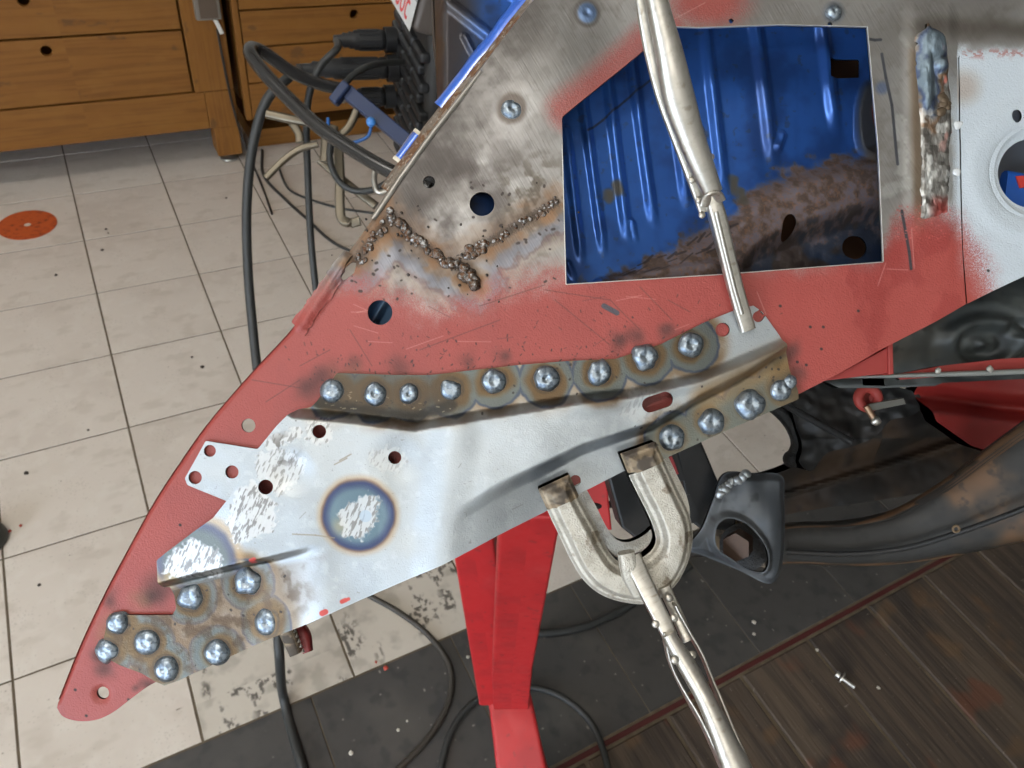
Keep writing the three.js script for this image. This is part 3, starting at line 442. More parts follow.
part(car, 'joint_flange', ribbon([-2, 2, 6, 9, 10], [-0.001, -0.003, -0.0055, -0.008, -0.016], 60, 0.12, 1, lipMat), lipMat, 'rust-stained flange behind the panel edge');
const bluePaint = plain(srgb(40, 92, 186), 0.3, 0.1, { clearcoat: 0.8, clearcoatRoughness: 0.15 });
part(car, 'blue_lip', ribbon([7, 9, 14, 16.5, 16], [-0.0065, -0.007, -0.0085, -0.0125, -0.024], 50, 0.47, 1, lipMat), bluePaint, 'bright blue painted lip with chipped edges');
part(car, 'blue_lip', ribbon([9, 12, 15, 16], [-0.0085, -0.0088, -0.0105, -0.016], 16, 0.25, 0.36, lipMat), bluePaint, 'last patch of blue paint on the lip');
part(car, 'chipped_filler', ribbon([6, 8, 14, 16.5], [-0.0086, -0.0083, -0.0112, -0.0165], 16, 0.235, 0.375, lipMat).translate(0, 0, -0.0006), plain(srgb(208, 198, 178), 0.7));

// -- blue ribbed inner panel behind the window
const innerZ = -0.056;
const inner = new Coat(420, -60, 680, 400, 1.8);
const ribs = [[566, 130, 582, 265, 5.5], [583, 100, 604, 256, 5.5], [605, 60, 628, 243, 6.5], [627, 30, 654, 227, 6.5], [659, 0, 688, 212, 7], [700, -20, 724, 192, 7.5], [750, -20, 774, 167, 9], [816, -20, 837, 136, 9], [538, 150, 552, 275, 5.5], [568, 264, 576, 283, 4], [632, 222, 636, 243, 3.5]];
const ledge = [[420, 330], [560, 300], [600, 284], [650, 258], [700, 236], [730, 212], [760, 184], [800, 168], [850, 152], [884, 142], [1100, 90]];
inner.fill((x, y, o) => {
  const n = fbm(x * 0.03, y * 0.03, 4), f = fbm(x * 0.14, y * 0.14, 4), g = fbm(x * 0.5, y * 0.5, 2), e = y - poly(ledge, x) + (n - 0.5) * 26 + (f - 0.5) * 22;
  mix(o, 52, 98, 176, 1); o[3] = 0.27 + f * 0.08; o[4] = 0.5; o[5] = 0.5 + (f - 0.5) * 0.1; mix(o, 38, 62, 112, ss(0.4, 0.75, n) * 0.6); mix(o, 70, 66, 66, ss(0.7, 0.8, f) * 0.35); mix(o, 40, 76, 140, ss(0.6, 0.8, fbm(x * 0.05 + 8, y * 0.02)) * 0.3);
  const rust = ss(-8, 10, e) * ss(120, 66, e + (f - 0.5) * 40); mix(o, 112, 84, 64, rust * (0.6 + 0.4 * f)); mix(o, 64, 50, 42, rust * ss(0.38, 0.72, f) * 0.8); mix(o, 130, 84, 52, rust * ss(0.62, 0.74, g) * 0.35); mixP(o, 0.85, 0, rust); if (rust > 0.5) o[5] = f;
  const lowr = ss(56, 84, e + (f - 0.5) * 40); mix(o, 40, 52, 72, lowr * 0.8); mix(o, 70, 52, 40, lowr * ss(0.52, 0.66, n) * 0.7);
  if (x > 840) { const w = ss(1.2, 0.8, Math.hypot((x - 882) / 16, (y - 114) / 42)); mix(o, 54, 50, 46, w * 0.9); mixP(o, 0.6, 0.2, w); const r = ss(1, 0.8, Math.hypot((x - 890) / 10, (y - 104) / 24)); mix(o, 120, 52, 40, r); }
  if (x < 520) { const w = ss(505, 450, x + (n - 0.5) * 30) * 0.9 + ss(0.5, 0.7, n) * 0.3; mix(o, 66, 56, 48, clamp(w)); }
});
for (const [x, y, l] of [[606, 198, 8], [612, 190, 7], [698, 130, 10], [700, 145, 8], [735, 178, 16], [742, 190, 14]]) for (let k = 0; k < 4; k++) inner.stroke(x + rr(-3, 3), y, x + rr(-3, 3) + 2, y + rr(4, l), rr(2, 5), [76, 70, 60, 0.6, 0.2], 0.6, 2);
for (const s of [[585, 140, 600, 128], [600, 128, 622, 108], [622, 108, 652, 82]]) inner.stroke(...s, 1.0, [22, 28, 50, 0.6, 0], 0.9, 0.7);
for (let k = 0; k < 26; k++) { const x = rr(600, 720), y = poly(ledge, x) + rr(2, 22); inner.stroke(x, y, x + rr(6, 20), y + rr(-12, -2), rr(0.4, 1.2), [36, 28, 26, 0.8, 0], 0.7, 0.5); }
const innerMat = inner.bake(0.0004, {});
const tilt = (x) => -(x - 720) * S * 0.2; // the inner panel leans back to the right
const wp = (x, y) => { const k = (D - innerZ - tilt(x)) / (D - innerZ); return [512 + (x - 512) * k, 384 + (y - 384) * k]; };
const ribsW = ribs.map(([ax, ay, bx, by, w]) => [...wp(ax, ay), ...wp(bx, by), w]);
const innerH = (x, y) => {
  let h = tilt(x) + 0.002 * (fbm(x * 0.02, y * 0.02, 2) - 0.5);
  for (const [ax, ay, bx, by, w] of ribsW) { const d = segD(x, y, ax, ay, bx, by); if (d < w * 1.5) h += 0.0034 * ss(w * 1.2, w * 0.05, d) * ss(by + 4, by - 26, y); }
  const e = y - poly(ledge, x); h += 0.016 * ss(-6, 26, e) - 0.020 * ss(52, 78, e) + 0.0022 * ss(0, 40, e) * (fbm(x * 0.05, y * 0.05, 3) - 0.5);
  h += 0.006 * ss(13, 5, segD(x, y, 600, 292, 700, 276)) + 0.006 * ss(13, 5, segD(x, y, 700, 276, 820, 284));     // pipe-like swage at the bottom
  h += 0.006 * ss(1.1, 0.8, Math.hypot((x - 882) / 16, (y - 114) / 42)) + 0.004 * ss(7, 0, segD(x, y, 786, 132, 782, 144));
  h += 0.004 * ss(8, 1, segD(x, y, 450, 26, 520, 76)) + 0.003 * ss(5, 0, segD(x, y, 468, 58, 486, 92)) + 0.004 * ss(8, 1, segD(x, y, 480, -6, 524, 20));
  h -= 0.03 * ss(452, 430, x);
  return h;
};
const innerOutline = [[434, -58], [1098, -58], [1098, 222], [1000, 264], [884, 318], [548, 338], [470, 330], [448, 200], [438, 90]];
const kz = 1 - innerZ / D, innerGeo = sheet({ box: [430, -58, 1098, 340], cell: 2, sdf: minus(polySDF(innerOutline), polySDF([wp(829, 59), wp(860, 59), wp(860, 77), wp(829, 78)]), ellipse(...wp(781, 231), 7.5, 12, 0.1), ellipse(...wp(858, 246), 14, 12)), height: innerH, thick: 0.0012, coat: inner });
innerGeo.scale(kz, kz, 1).translate(0, 0, innerZ);
part(car, 'inner_panel', innerGeo, innerMat, 'blue ribbed inner panel with a rusty lower ledge');
const backing = plain(srgb(96, 66, 46), 0.8);
part(car, 'inner_box', prism([[446, -70], [1120, -70], [1120, 250], [884, 330], [560, 336], [476, 320], [452, 150]], -0.13, -0.12), backing, 'rusty closing panel behind the inner panel');
{ const e = [[434, -40], [436, 20], [438, 60], [446, 104], [454, 130]].map(([x, y]) => L(x, y, -0.072)); part(car, 'inner_edge', loft(e, e.map(() => [0.0022, 0.02]), V(1, 0, 0), 12), plain(srgb(60, 52, 46), 0.5, 0.4), 'dark rounded edge of the inner panel'); }
{ const e = [[1002, 190], [1030, 194], [1066, 190]].map(([x, y]) => L(x, y, -0.03)); part(car, 'bracket_stay', loft(e, e.map(() => [0.012, 0.004]), V(0, 1, 0), 12, 4), plain(srgb(28, 84, 170), 0.35)); }
part(car, 'red_spot_patch', prism([[1016, 176], [1040, 174], [1044, 186], [1020, 188]], -0.0262, -0.0252, 0.0003), plain(srgb(190, 50, 40), 0.5));
// strips that turn the side panel's lower edge back towards the car
function backFlange(pts, depth, mat, name, label) { const pos = [], uv = [], idx = []; pts.forEach(([x, y], i) => { for (const z of [-0.0004, -depth]) { const v = L(x, y, 0); pos.push(v.x, v.y, z); uv.push(...body.uv(x, y)); } if (i) { const a = i * 2; idx.push(a - 2, a - 1, a, a, a - 1, a + 1); } }); const g = new THREE.BufferGeometry(); g.setAttribute('position', new THREE.Float32BufferAttribute(pos, 3)); g.setAttribute('uv', new THREE.Float32BufferAttribute(uv, 2)); g.setIndex(idx); g.computeVertexNormals(); part(car, name, g, mat, label); }
backFlange(outline.slice(0, 30), 0.012, bodyMat, 'rolled_flange', 'red rolled flange of the long sloping edge');
backFlange([[1066, 259], [1024, 276], [980, 296], [935, 322], [880, 350], [838, 374], [799, 394]], 0.02, bodyMat, 'lower_flange');

// the rest of the car's end goes on to the right, out of the frame
const shellMat = plain(srgb(150, 154, 156), 0.5, 0.1);
part(car, 'body_shell', prism([[1067.5, -43], [1900, -330], [1960, 120], [1900, 300], [1400, 270], [1067.5, 256]], -0.5, -0.003, 0.002), shellMat, 'grey primed body shell');
part(car, 'body_shell', prism([[572, -43], [1067, -43], [1890, -328], [800, -328]], -0.05, -0.003, 0.002), shellMat, 'grey primed upper shell');
// -- reinforcement plate, welded on
const plateOut = [[111, 613], [129, 614], [174, 614], [178, 607], [176, 594], [172, 586], [165, 586], [163.5, 557], [172, 550], [203, 527], [222, 514], [240, 492], [252, 470], [262, 450], [268, 445], [285, 424], [300, 409], [312, 407], [318, 401], [330, 384], [338, 373], [396, 375], [431, 375], [470, 370.5], [519, 365], [568, 361], [615, 359], [640, 351], [661, 344], [705, 322], [735, 310], [752, 306], [761, 312], [779, 337], [783, 348], [787, 369], [796, 391], [796.5, 399], [760, 415], [724, 431], [661, 460], [623, 471], [544, 511], [500, 531], [444, 558.5], [330, 609], [287, 629], [230, 656], [180, 679], [166, 684], [157, 680], [144, 672], [122, 664], [107, 656], [106, 636]];
const plateHoles = [ellipse(325.5, 430, 6.6), ellipse(274, 483.5, 7.2), ellipse(398, 455.5, 6.4), capsule(645.5, 404, 660.5, 399, 7.6), ellipse(721.5, 330, 7), ellipse(757, 317, 5.5), ellipse(575, 480, 5.6)];
const upCrease = [[290, 400], [300, 407], [344, 411], [418, 420], [470, 411], [519, 403], [580, 393], [628, 388], [697, 372], [751, 350], [790, 333]];
const loCrease = [[440, 530], [464, 519], [491, 502], [538, 479], [580, 457], [628, 440], [653, 432], [697, 406], [735, 387], [779, 358], [800, 345]];
const llCrease = [[150, 592], [165, 588], [203, 578], [243, 568], [281, 559], [320, 548], [360, 534]];
const plateH = (x, y) => {
  const a = ss(0, 11, y - poly(upCrease, x)) , b = ss(1, 14 + 6 * ss(640, 500, x), poly(loCrease, x) - y), fb = ss(446, 560, x), c = ss(0, 10, poly(llCrease, x) - y), fc = ss(335, 245, x);
  const rise = 0.0125 * (1 - 0.55 * ss(690, 800, x)) * (1 - 0.5 * ss(260, 160, x));
  let h = rise * a * lerp(1, b, fb) * lerp(1, c, fc);
  h += 0.0014 * a * Math.sin((x - 430) * 0.02) * ss(300, 360, x) + 0.0012 * (fbm(x * 0.018, y * 0.018, 2) - 0.5) * a;
  h -= 0.0016 * ss(30, 4, Math.hypot(x - 398, y - 458)) + 0.0016 * ss(34, 0, segD(x, y, 424, 424, 412, 520)) - 0.0014 * ss(30, 0, segD(x, y, 456, 430, 440, 560));
  h += 0.0022 * ss(24, 4, segD(x, y, 560, 400, 760, 352) - 2) * ss(520, 620, x) * a;                     // soft upper roll of the ridge
  h -= 0.0022 * ss(26, 6, Math.hypot(x - 300, y - 470)) * 0.6;
  return 0.0022 + h;
};
const plate = new Coat(100, 300, 704, 390, 2.3);
const plateSDF = polySDF(plateOut);
const grind = [[polySDF([[176, 553], [203, 534], [226, 545], [231, 560], [222, 574], [190, 576], [172, 570]]), 1], [polySDF([[246, 488], [262, 478], [284, 500], [282, 525], [262, 532], [244, 540], [236, 516]]), 1], [polySDF([[264, 452], [290, 446], [312, 458], [306, 476], [286, 492], [268, 480]]), 0.75], [polySDF([[276, 436], [304, 426], [312, 432], [300, 440], [270, 448]]), 0.8], [polySDF([[344, 508], [374, 490], [383, 498], [380, 520], [366, 534], [348, 530]]), 1], [ellipse(325, 430, 13), 0.8], [ellipse(392, 458, 17, 12), 0.5], [ellipse(640, 404, 26, 16), 0.35]];
const boxes = [[162, 524, 242, 586], [226, 468, 294, 550], [254, 436, 322, 502], [260, 416, 322, 458], [334, 480, 394, 544], [302, 407, 348, 453], [365, 436, 420, 480], [604, 378, 676, 430]]; grind.forEach((g, i) => g.push(boxes[i]));
plate.fill((x, y, o) => {
  if (y > 700 - (x - 150) * 0.47 + 20 || y < 360 - Math.max(0, x - 600) * 0.4 || (x < 180 && y < 470) || (x < 260 && y < 425)) return; // outside the plate
  const n1 = fbm(x * 0.02 + 50, y * 0.02, 4), n2 = fbm(x * 0.1, y * 0.1 + 20, 3), gr = noise(x * 1.1, y * 1.1), fine = noise(x * 2.3, y * 2.3);
  mix(o, 164, 170, 174, 1); o[3] = 0.42 + n2 * 0.08; o[4] = 0.82; o[5] = 0.5 + (gr - 0.5) * 0.35 + (fine - 0.5) * 0.3;
  mix(o, 144, 150, 154, ss(0.4, 0.8, n1) * 0.6); mix(o, 186, 191, 194, ss(0.6, 0.8, n2) * 0.3); mix(o, 120, 116, 112, ss(0.93, 0.985, noise(x * 0.5, y * 0.5)) * 0.5);
  // heat tint around the plug welds: straw, brown, blue, grey-green
  const up = ss(8, -6, y - poly(upCrease, x)), tw = (n2 - 0.5) * 8;
  let best = 1e9, br = 12; for (const w of plugs) { const d = Math.hypot(x - w[0], y - w[1]); if (d < best) { best = d; br = w[2]; } }
  const d = best + tw * 0.5;
  mix(o, 132, 112, 86, ss(44, 29, d) * 0.6 * (0.35 + 0.65 * Math.max(up, ss(0, 8, y - poly(llCrease, x)) * ss(330, 280, x), ss(0, 8, y - poly(loCrease, x))))); mix(o, 104, 80, 56, ss(38, 29, d) * 0.7 * ss(0.3, 0.6, n1)); 
  mix(o, 86, 94, 94, ss(30, 25, d) * 0.88); mix(o, 48, 58, 82, ss(2.4, 0, Math.abs(d - 27)) * 0.65); mix(o, 104, 94, 72, ss(20, 14, d) * 0.5); mix(o, 92, 66, 38, ss(21, 13, d + (n1 - 0.5) * 26) * 0.7); mixP(o, 0.36, 0.75, ss(34, 26, d)); mix(o, 60, 54, 48, ss(3, 0, Math.abs(d - br - 1)) * 0.6);
  // scorched stretches of the flanges
  const burn = ss(52, 12, segD(x, y, 345, 398, 432, 402) + (n2 - 0.5) * 30) * up * (0.35 + 0.65 * n2); mix(o, 66, 58, 48, burn * 0.9); mix(o, 40, 38, 34, ss(9, 2, lineD([[318, 402], [344, 408], [418, 417], [452, 404]], x, y) + (n2 - 0.5) * 8) * 0.75); mixP(o, 0.5, 0.5, burn);
  const ll = ss(0, 8, y - poly(llCrease, x)) * ss(330, 250, x + (n1 - 0.5) * 60 + (y - 600) * 0.6); mix(o, 108, 92, 76, ll * 0.7 * ss(26, 36, d + 6)); mix(o, 70, 56, 44, ll * ss(0.42, 0.72, n2) * 0.6); 
  const lr = ss(0, 10, y - poly(loCrease, x)) * ss(630, 668, x); mix(o, 132, 104, 66, lr * ss(8, -14, y - poly([[640, 440], [700, 412], [760, 384], [800, 360]], x)) * 0.7); mix(o, 118, 118, 108, lr * 0.35);
  mix(o, 150, 118, 78, ss(24, 2, segD(x, y, 700, 396, 790, 352) + (n1 - 0.5) * 16) * 0.6);
  // the large round heat mark
  const q = Math.hypot(x - 362, y - 512) + (n1 - 0.5) * 7; mix(o, 160, 140, 112, ss(43, 36, q) * 0.6); mix(o, 100, 76, 66, ss(38, 34, q) * 0.75); mix(o, 52, 64, 98, ss(36, 32, q) * 0.9); mix(o, 92, 112, 124, ss(33, 24, q)); mix(o, 148, 138, 112, ss(1, 0, Math.hypot((x - 346) / 14, (y - 522) / 14)) * 0.6); mixP(o, 0.34, 0.8, ss(36, 30, q));
  const q2 = Math.hypot((x - 205) * 0.95, y - 556) + (n1 - 0.5) * 10; if (x > 160 && x < 262 && y < poly(llCrease, x) + 4) { mix(o, 160, 132, 98, ss(52, 42, q2) * 0.6); mix(o, 60, 70, 98, ss(43, 36, q2) * 0.7); mix(o, 100, 106, 104, ss(37, 28, q2) * 0.9); mix(o, 148, 124, 84, ss(14, 4, Math.hypot(x - 178, y - 574)) * 0.6); }
  // ground bright
  if (x < 420 || (x > 600 && x < 680)) for (const [s, a, bx] of grind) { if (x < bx[0] || x > bx[2] || y < bx[1] || y > bx[3]) continue; const dd = s(x, y); if (dd < 8) { const k = ss(2.5, -1.5, dd + (fbm(x * 0.3, y * 0.3, 2) - 0.5) * 9) * a; if (k > 0) { const st = fbm((x * 0.9 + y * 0.4) * 0.6, (y * 0.9 - x * 0.4) * 0.16, 3); mix(o, 184, 185, 185, k * 0.85); mix(o, 112, 111, 109, k * ss(0.52, 0.66, st) * 0.8); mixP(o, 0.34 + st * 0.2, 0.85, k); o[5] += (st - o[5]) * k; } } }
  if (Math.hypot(x - 370, y - 512) < 6) mix(o, 150, 166, 180, 0.7);
  mix(o, 90, 86, 82, ss(22, 6, Math.hypot(x - 290, y - 448)) * ss(0.5, 0.62, fbm(x * 0.14 + 4, y * 0.05 + y * 0.1, 3)) * 0.7);
  mix(o, 84, 78, 74, ss(5, 0, Math.abs(y - poly(llCrease, x) - 3) + (n2 - 0.5) * 5) * ss(300, 240, x) * 0.45);
});
for (const [x, y, r] of [[330, 605, 3.4], [349, 594, 2.6], [352, 593, 2], [261, 554, 2.4], [260, 558, 2]]) plate.stroke(x - 1.6, y + 0.7, x + 1.6, y - 0.7, r * 0.8, [186, 62, 56, 0.5, 0], 0.95, 0.6);
for (let k = 0; k < 90; k++) { const w = plugs[Math.floor(rnd() * plugs.length)], a = rr(0, 6.28), d = rr(14, 44); plate.stroke(w[0] + d * Math.cos(a), w[1] + d * Math.sin(a), w[0] + d * Math.cos(a) + rr(-1, 1), w[1] + d * Math.sin(a) + rr(-1, 1), rr(0.4, 1.2), [44, 40, 38, 0.6, 0.3], 0.8, 0.4); }
for (let k = 0; k < 5; k++) { const x = rr(300, 700), y = rr(420, 520), a = rr(0, 3.1); plate.stroke(x, y, x + rr(4, 16) * Math.cos(a), y + rr(4, 12) * Math.sin(a), 0.4, [120, 118, 112, 0.5, 0.5], 0.6, 0.4); }
for (const [ax, ay, bx, by] of [[345, 458, 356, 452], [352, 456, 340, 462], [322, 530, 340, 533], [300, 529, 322, 530]]) plate.stroke(ax, ay, bx, by, 0.6, [128, 118, 102, 0.5, 0.4], 0.7, 0.5);
for (let k = 0; k < 3; k++) for (let i = 0; i < 26; i++) { const x = rr(302, 452), y = poly(upCrease, x) - rr(2, 22); plate.stroke(x, y, x + rr(-3, 3), y + rr(-1, 1), rr(0.3, 0.8), rnd() < 0.4 ? [150, 138, 116, 0.4, 0.5] : [36, 34, 30, 0.6, 0.3], 0.5, 0.4); }
const plateMat = plate.bake(0.00018);
const plateMesh = part(car, 'reinforcement_plate', sheet({ box: [102, 300, 802, 690], cell: 2, sdf: minus(plateSDF, ...plateHoles), height: plateH, thick: 0.0014, coat: plate }), plateMat, 'bare galvanised reinforcement plate with plug welds');
plugs.forEach(([x, y, r, , dim], i) => sub(plateMesh, 'plug_weld', metreUV(lump(r * 1.14 * S, (0.0026 + (i % 3) * 0.0004) * r / 12, i * 1.7, 0.06 + (i % 4) * 0.05, 28, 8, dim)).translate(...L(x, y, 0).setZ(plateH(x, y) - 0.0003).toArray()), weldMat));
// the lug at the left: a thin bent strip with three holes
const lugSDF = minus((x, y) => polySDF([[208, 442], [262, 450.5], [266, 449], [272, 452], [266, 468], [248, 492], [236, 506], [228, 499], [190, 483.5], [188, 478]])(x, y) - 1.2, ellipse(211.5, 450.5, 6), ellipse(233.5, 471.5, 6.6), ellipse(197, 477, 6.6));
part(car, 'mounting_lug', sheet({ box: [182, 434, 280, 512], cell: 1.5, sdf: lugSDF, height: (x, y) => 0.0024 + 0.008 * ss(-2, 22, (x - 252) * 0.85 + (y - 470) * 0.53) + 0.0006 * (fbm(x * 0.05, y * 0.05, 2) - 0.5), thick: 0.0014, coat: plate }), plateMat, 'pale bent lug with three holes');
// ================================================================ CLAMPS ON THE PANEL
const nickel = tiled(256, 1, (x, y, o) => { const n = fbm(x * 14, y * 40, 3), m = noise(x * 120, y * 250), d = fbm(x * 9 + 4, y * 24, 4); mix(o, 182, 178, 170, 1); mix(o, 166, 161, 152, ss(0.5, 0.72, n) * 0.5); mix(o, 120, 108, 90, ss(0.66, 0.85, d) * 0.4); mix(o, 90, 82, 72, ss(0.95, 0.985, m) * 0.4); o[3] = 0.3 + n * 0.1; o[4] = 0.85; });
const castMat = tiled(256, 0.05, (x, y, o) => { const n = fbm(x * 200, y * 200, 3), m = noise(x * 1900, y * 1900), d = fbm(x * 110 + 4, y * 110, 4); mix(o, 184, 180, 170, 1); mix(o, 160, 155, 144, ss(0.48, 0.72, n) * 0.6); mix(o, 136, 130, 120, ss(0.7, 0.95, m) * 0.4); mix(o, 92, 78, 62, ss(0.72, 0.82, d) * 0.5); o[3] = 0.5 + m * 0.1; o[4] = 0.55; o[5] = m; }, {}, 0.00022);
const scorch = tiled(256, 0.05, (x, y, o) => { const n = fbm(x * 150, y * 150, 4), d = fbm(x * 90 + 7, y * 90 + 3, 4); mix(o, 140, 124, 102, 1); mix(o, 74, 66, 58, ss(0.42, 0.64, n)); mix(o, 178, 166, 146, ss(0.6, 0.74, d) * 0.6); o[3] = 0.6; o[4] = 0.4; o[5] = n; }, {}, 0.0003);
const SX = V(1, 0, 0);
const path = (list) => list.map(([x, y, z]) => L(x, y, z));
const rivet = (t, x, y, z, r, m = nickel) => part(t, 'rivet', new THREE.SphereGeometry(r * S, 14, 8).scale(1, 1, 0.6).translate(...L(x, y, z).toArray()), m);
{ // the locking pliers that hold the plate's upper corner, lying across the window
  const t = thing('locking_pliers', 'slim nickel-plated locking pliers lying across the blue window, jaw on the plate corner', 'pliers', L(748, 328, 0.006), { near: true });
  const hp = [[651, -26, 0.062], [658, 8, 0.058], [669, 52, 0.052], [679, 98, 0.045], [690, 134, 0.039], [702, 166, 0.034], [713, 193, 0.029]];
  part(t, 'handle', loft(path(hp), [[9.5, 8], [10, 9], [12, 9], [14, 9], [12.5, 8.5], [11, 8], [9, 7]].map(([a, b]) => [a * S, b * S]), SX, 24, 2.3), nickel, 'rounded pressed-steel handle');
  const lp = [[640, -26, 0.052], [646, 10, 0.049], [653, 52, 0.043], [664, 95, 0.037], [677, 134, 0.032], [690, 168, 0.027], [704, 212, 0.020]];
  part(t, 'lever', loft(path(lp), [[8, 4], [8.5, 4], [8, 4], [8, 4], [7, 4], [7, 4], [5, 3]].map(([a, b]) => [a * S, b * S]), SX, 16, 3), nickel, 'flat release lever along the handle');
  const jp = [[710, 192, 0.024], [717, 216, 0.0205], [727, 256, 0.015], [737, 294, 0.010], [748, 330, 0.0058]];
  part(t, 'jaw', loft(path(jp), [[7, 7], [8, 8], [7.6, 7], [7.6, 5.4], [7.4, 4.4]].map(([a, b]) => [a * S, b * S]), SX, 16, 4), nickel, 'long narrow jaw with a ridge, dull at the tip');
  const rp = [[716, 212, 0.0255], [726, 254, 0.0195], [735, 290, 0.014], [742, 314, 0.0105]];
  part(t, 'jaw_ridge', loft(path(rp), rp.map(() => [2.2 * S, 2 * S]), SX, 10), nickel);
  const cp = [[704, 206, 0.028], [709, 195, 0.032], [716, 193, 0.032], [721, 200, 0.028]];
  part(t, 'pivot_loop', loft(path(cp), cp.map(() => [2.4 * S, 5 * S]), V(0, 1, 0), 12), nickel);
  for (const [x, y, z] of [[691, 166, 0.033], [692, 180, 0.030], [699, 200, 0.0265], [702, 215, 0.022], [711, 157, 0.036], [674, 117, 0.037]]) rivet(t, x, y, z, 3.4);
}
{ // the U-jawed clamp below
  const t = thing('locking_c_clamp', 'locking clamp with a broad pale U-shaped jaw gripping the lower edge of the plate', 'clamp', L(600, 500, 0.012), { near: true });
  const uOut = spline([[537, 485], [548, 510], [559, 533], [570, 556], [582, 574], [595, 585], [611, 592], [640, 595.5], [658, 588], [672, 574], [681, 556], [686, 532], [683, 511], [672, 487], [659, 459]], 3).concat([[650, 439], [616, 451]], spline([[626, 476], [634, 492], [643, 510], [649, 526], [650, 536], [644, 546], [624, 556], [612, 553], [602, 540], [593, 522], [584, 506], [577, 493]], 3), [[567, 471]]);
  const uS = polySDF(uOut), uH = (x, y) => { const d = -uS(x, y); return 0.0032 * ss(0, 4, d) + 0.0044 * ss(5, 11, d) + 0.0012 * (fbm(x * 0.06, y * 0.06, 2) - 0.5); };
  const cutY = (x, y) => y - (498 - (x - 560) * 0.42);
  part(t, 'jaw', sheet({ box: [530, 432, 692, 602], cell: 1.6, sdf: (x, y) => Math.max(uS(x, y), -cutY(x, y)), height: uH, thick: 0.011, z: 0.0165 }), castMat, 'pale cast U-shaped jaw with a raised rib');
  for (const [bx0, bx1] of [[530, 596], [604, 692]]) part(t, 'jaw_tip', sheet({ box: [bx0, 432, bx1, 520], cell: 1.6, sdf: (x, y) => Math.max(uS(x, y), cutY(x, y) + (noise(x * 0.12, y * 0.12) - 0.5) * 6), height: (x, y) => 0.0034 * ss(0, 3, -uS(x, y)) + 0.004 * ss(4, 11, -uS(x, y)), thick: 0.011, z: 0.0165 }), scorch, 'scorched end of the jaw');
  part(t, 'rear_jaw', sheetAt(-0.026, { box: [530, 432, 692, 602], cell: 2, sdf: (x, y) => uS(x - 4, y + 14), height: uH, thick: 0.008 }), castMat, 'second jaw behind the plate');
  const st = [[631, 556, 0.028], [641, 578, 0.030], [655, 606, 0.032], [670, 636, 0.034]];
  part(t, 'stem', loft(path(st), [[9, 7], [8.5, 7], [8, 7], [7, 6]].map(([a, b]) => [a * S, b * S]), SX, 16, 5), nickel, 'flat steel stem of the jaw');
  const hub = [[626, 552, 0.030], [630, 572, 0.029], [638, 594, 0.026]];
  part(t, 'jaw_boss', metreUV(loft(path(hub), [[8, 6], [9, 7], [6, 6]].map(([a, b]) => [a * S, b * S]), SX, 14, 3)), castMat);
  const hp = [[668, 634, 0.038], [686, 664, 0.041], [704, 696, 0.044], [718, 726, 0.047], [738, 772, 0.052], [758, 820, 0.056]];
  part(t, 'handle', loft(path(hp), [[6.5, 7], [8.5, 8], [8.5, 8], [10, 9], [13, 10], [14, 10]].map(([a, b]) => [a * S, b * S]), SX, 24, 2.2), nickel, 'rounded pressed-steel handle');
  for (const q of [[[663, 630, 0.034], [670, 662, 0.033], [684, 692, 0.034], [703, 726, 0.040], [722, 768, 0.046]], [[674, 604, 0.031], [690, 634, 0.032], [702, 656, 0.034], [714, 686, 0.036], [728, 720, 0.042], [752, 772, 0.048]]]) part(t, 'lever', loft(path(q), q.map(() => [1.7 * S, 8 * S]), SX, 12, 3), nickel, 'thin side plate of the lever');
  const lp = [[664, 586, 0.024], [676, 612, 0.024], [688, 640, 0.026]];
  part(t, 'link', loft(path(lp), lp.map(() => [6 * S, 5 * S]), SX, 12, 4), nickel);
  for (const [x, y, z] of [[656, 624, 0.036], [669, 598, 0.030], [675, 660, 0.044], [692, 655, 0.038], [674, 618, 0.034]]) rivet(t, x, y, z, 4);
}
{ // earth clamp under the plate's lower edge, only its tips show
  const t = thing('earth_clamp', 'small spring clamp with a red jaw poking out under the plate edge', 'clamp', L(290, 640, -0.012), { near: true });
  part(t, 'jaw', metreUV(loft(path([[281, 616, -0.010], [288, 632, -0.009], [296, 654, -0.008]]), [[6, 8], [8, 8], [6, 6]].map(([a, b]) => [a * S, b * S]), SX, 14, 3)), scorch, 'toothed steel jaw');
  part(t, 'jaw', metreUV(loft(path([[291, 618, -0.018], [303, 634, -0.016], [308, 652, -0.014]]), [[5, 7], [7, 8], [5, 6]].map(([a, b]) => [a * S, b * S]), SX, 14, 3)), plain(srgb(122, 40, 40), 0.5), 'dark red jaw');
  for (let i = 0; i < 5; i++) part(t, 'tooth', new THREE.ConeGeometry(2 * S, 4 * S, 6).translate(...L(295 + i * 2, 630 + i * 5, -0.006).toArray()), nickel);
}
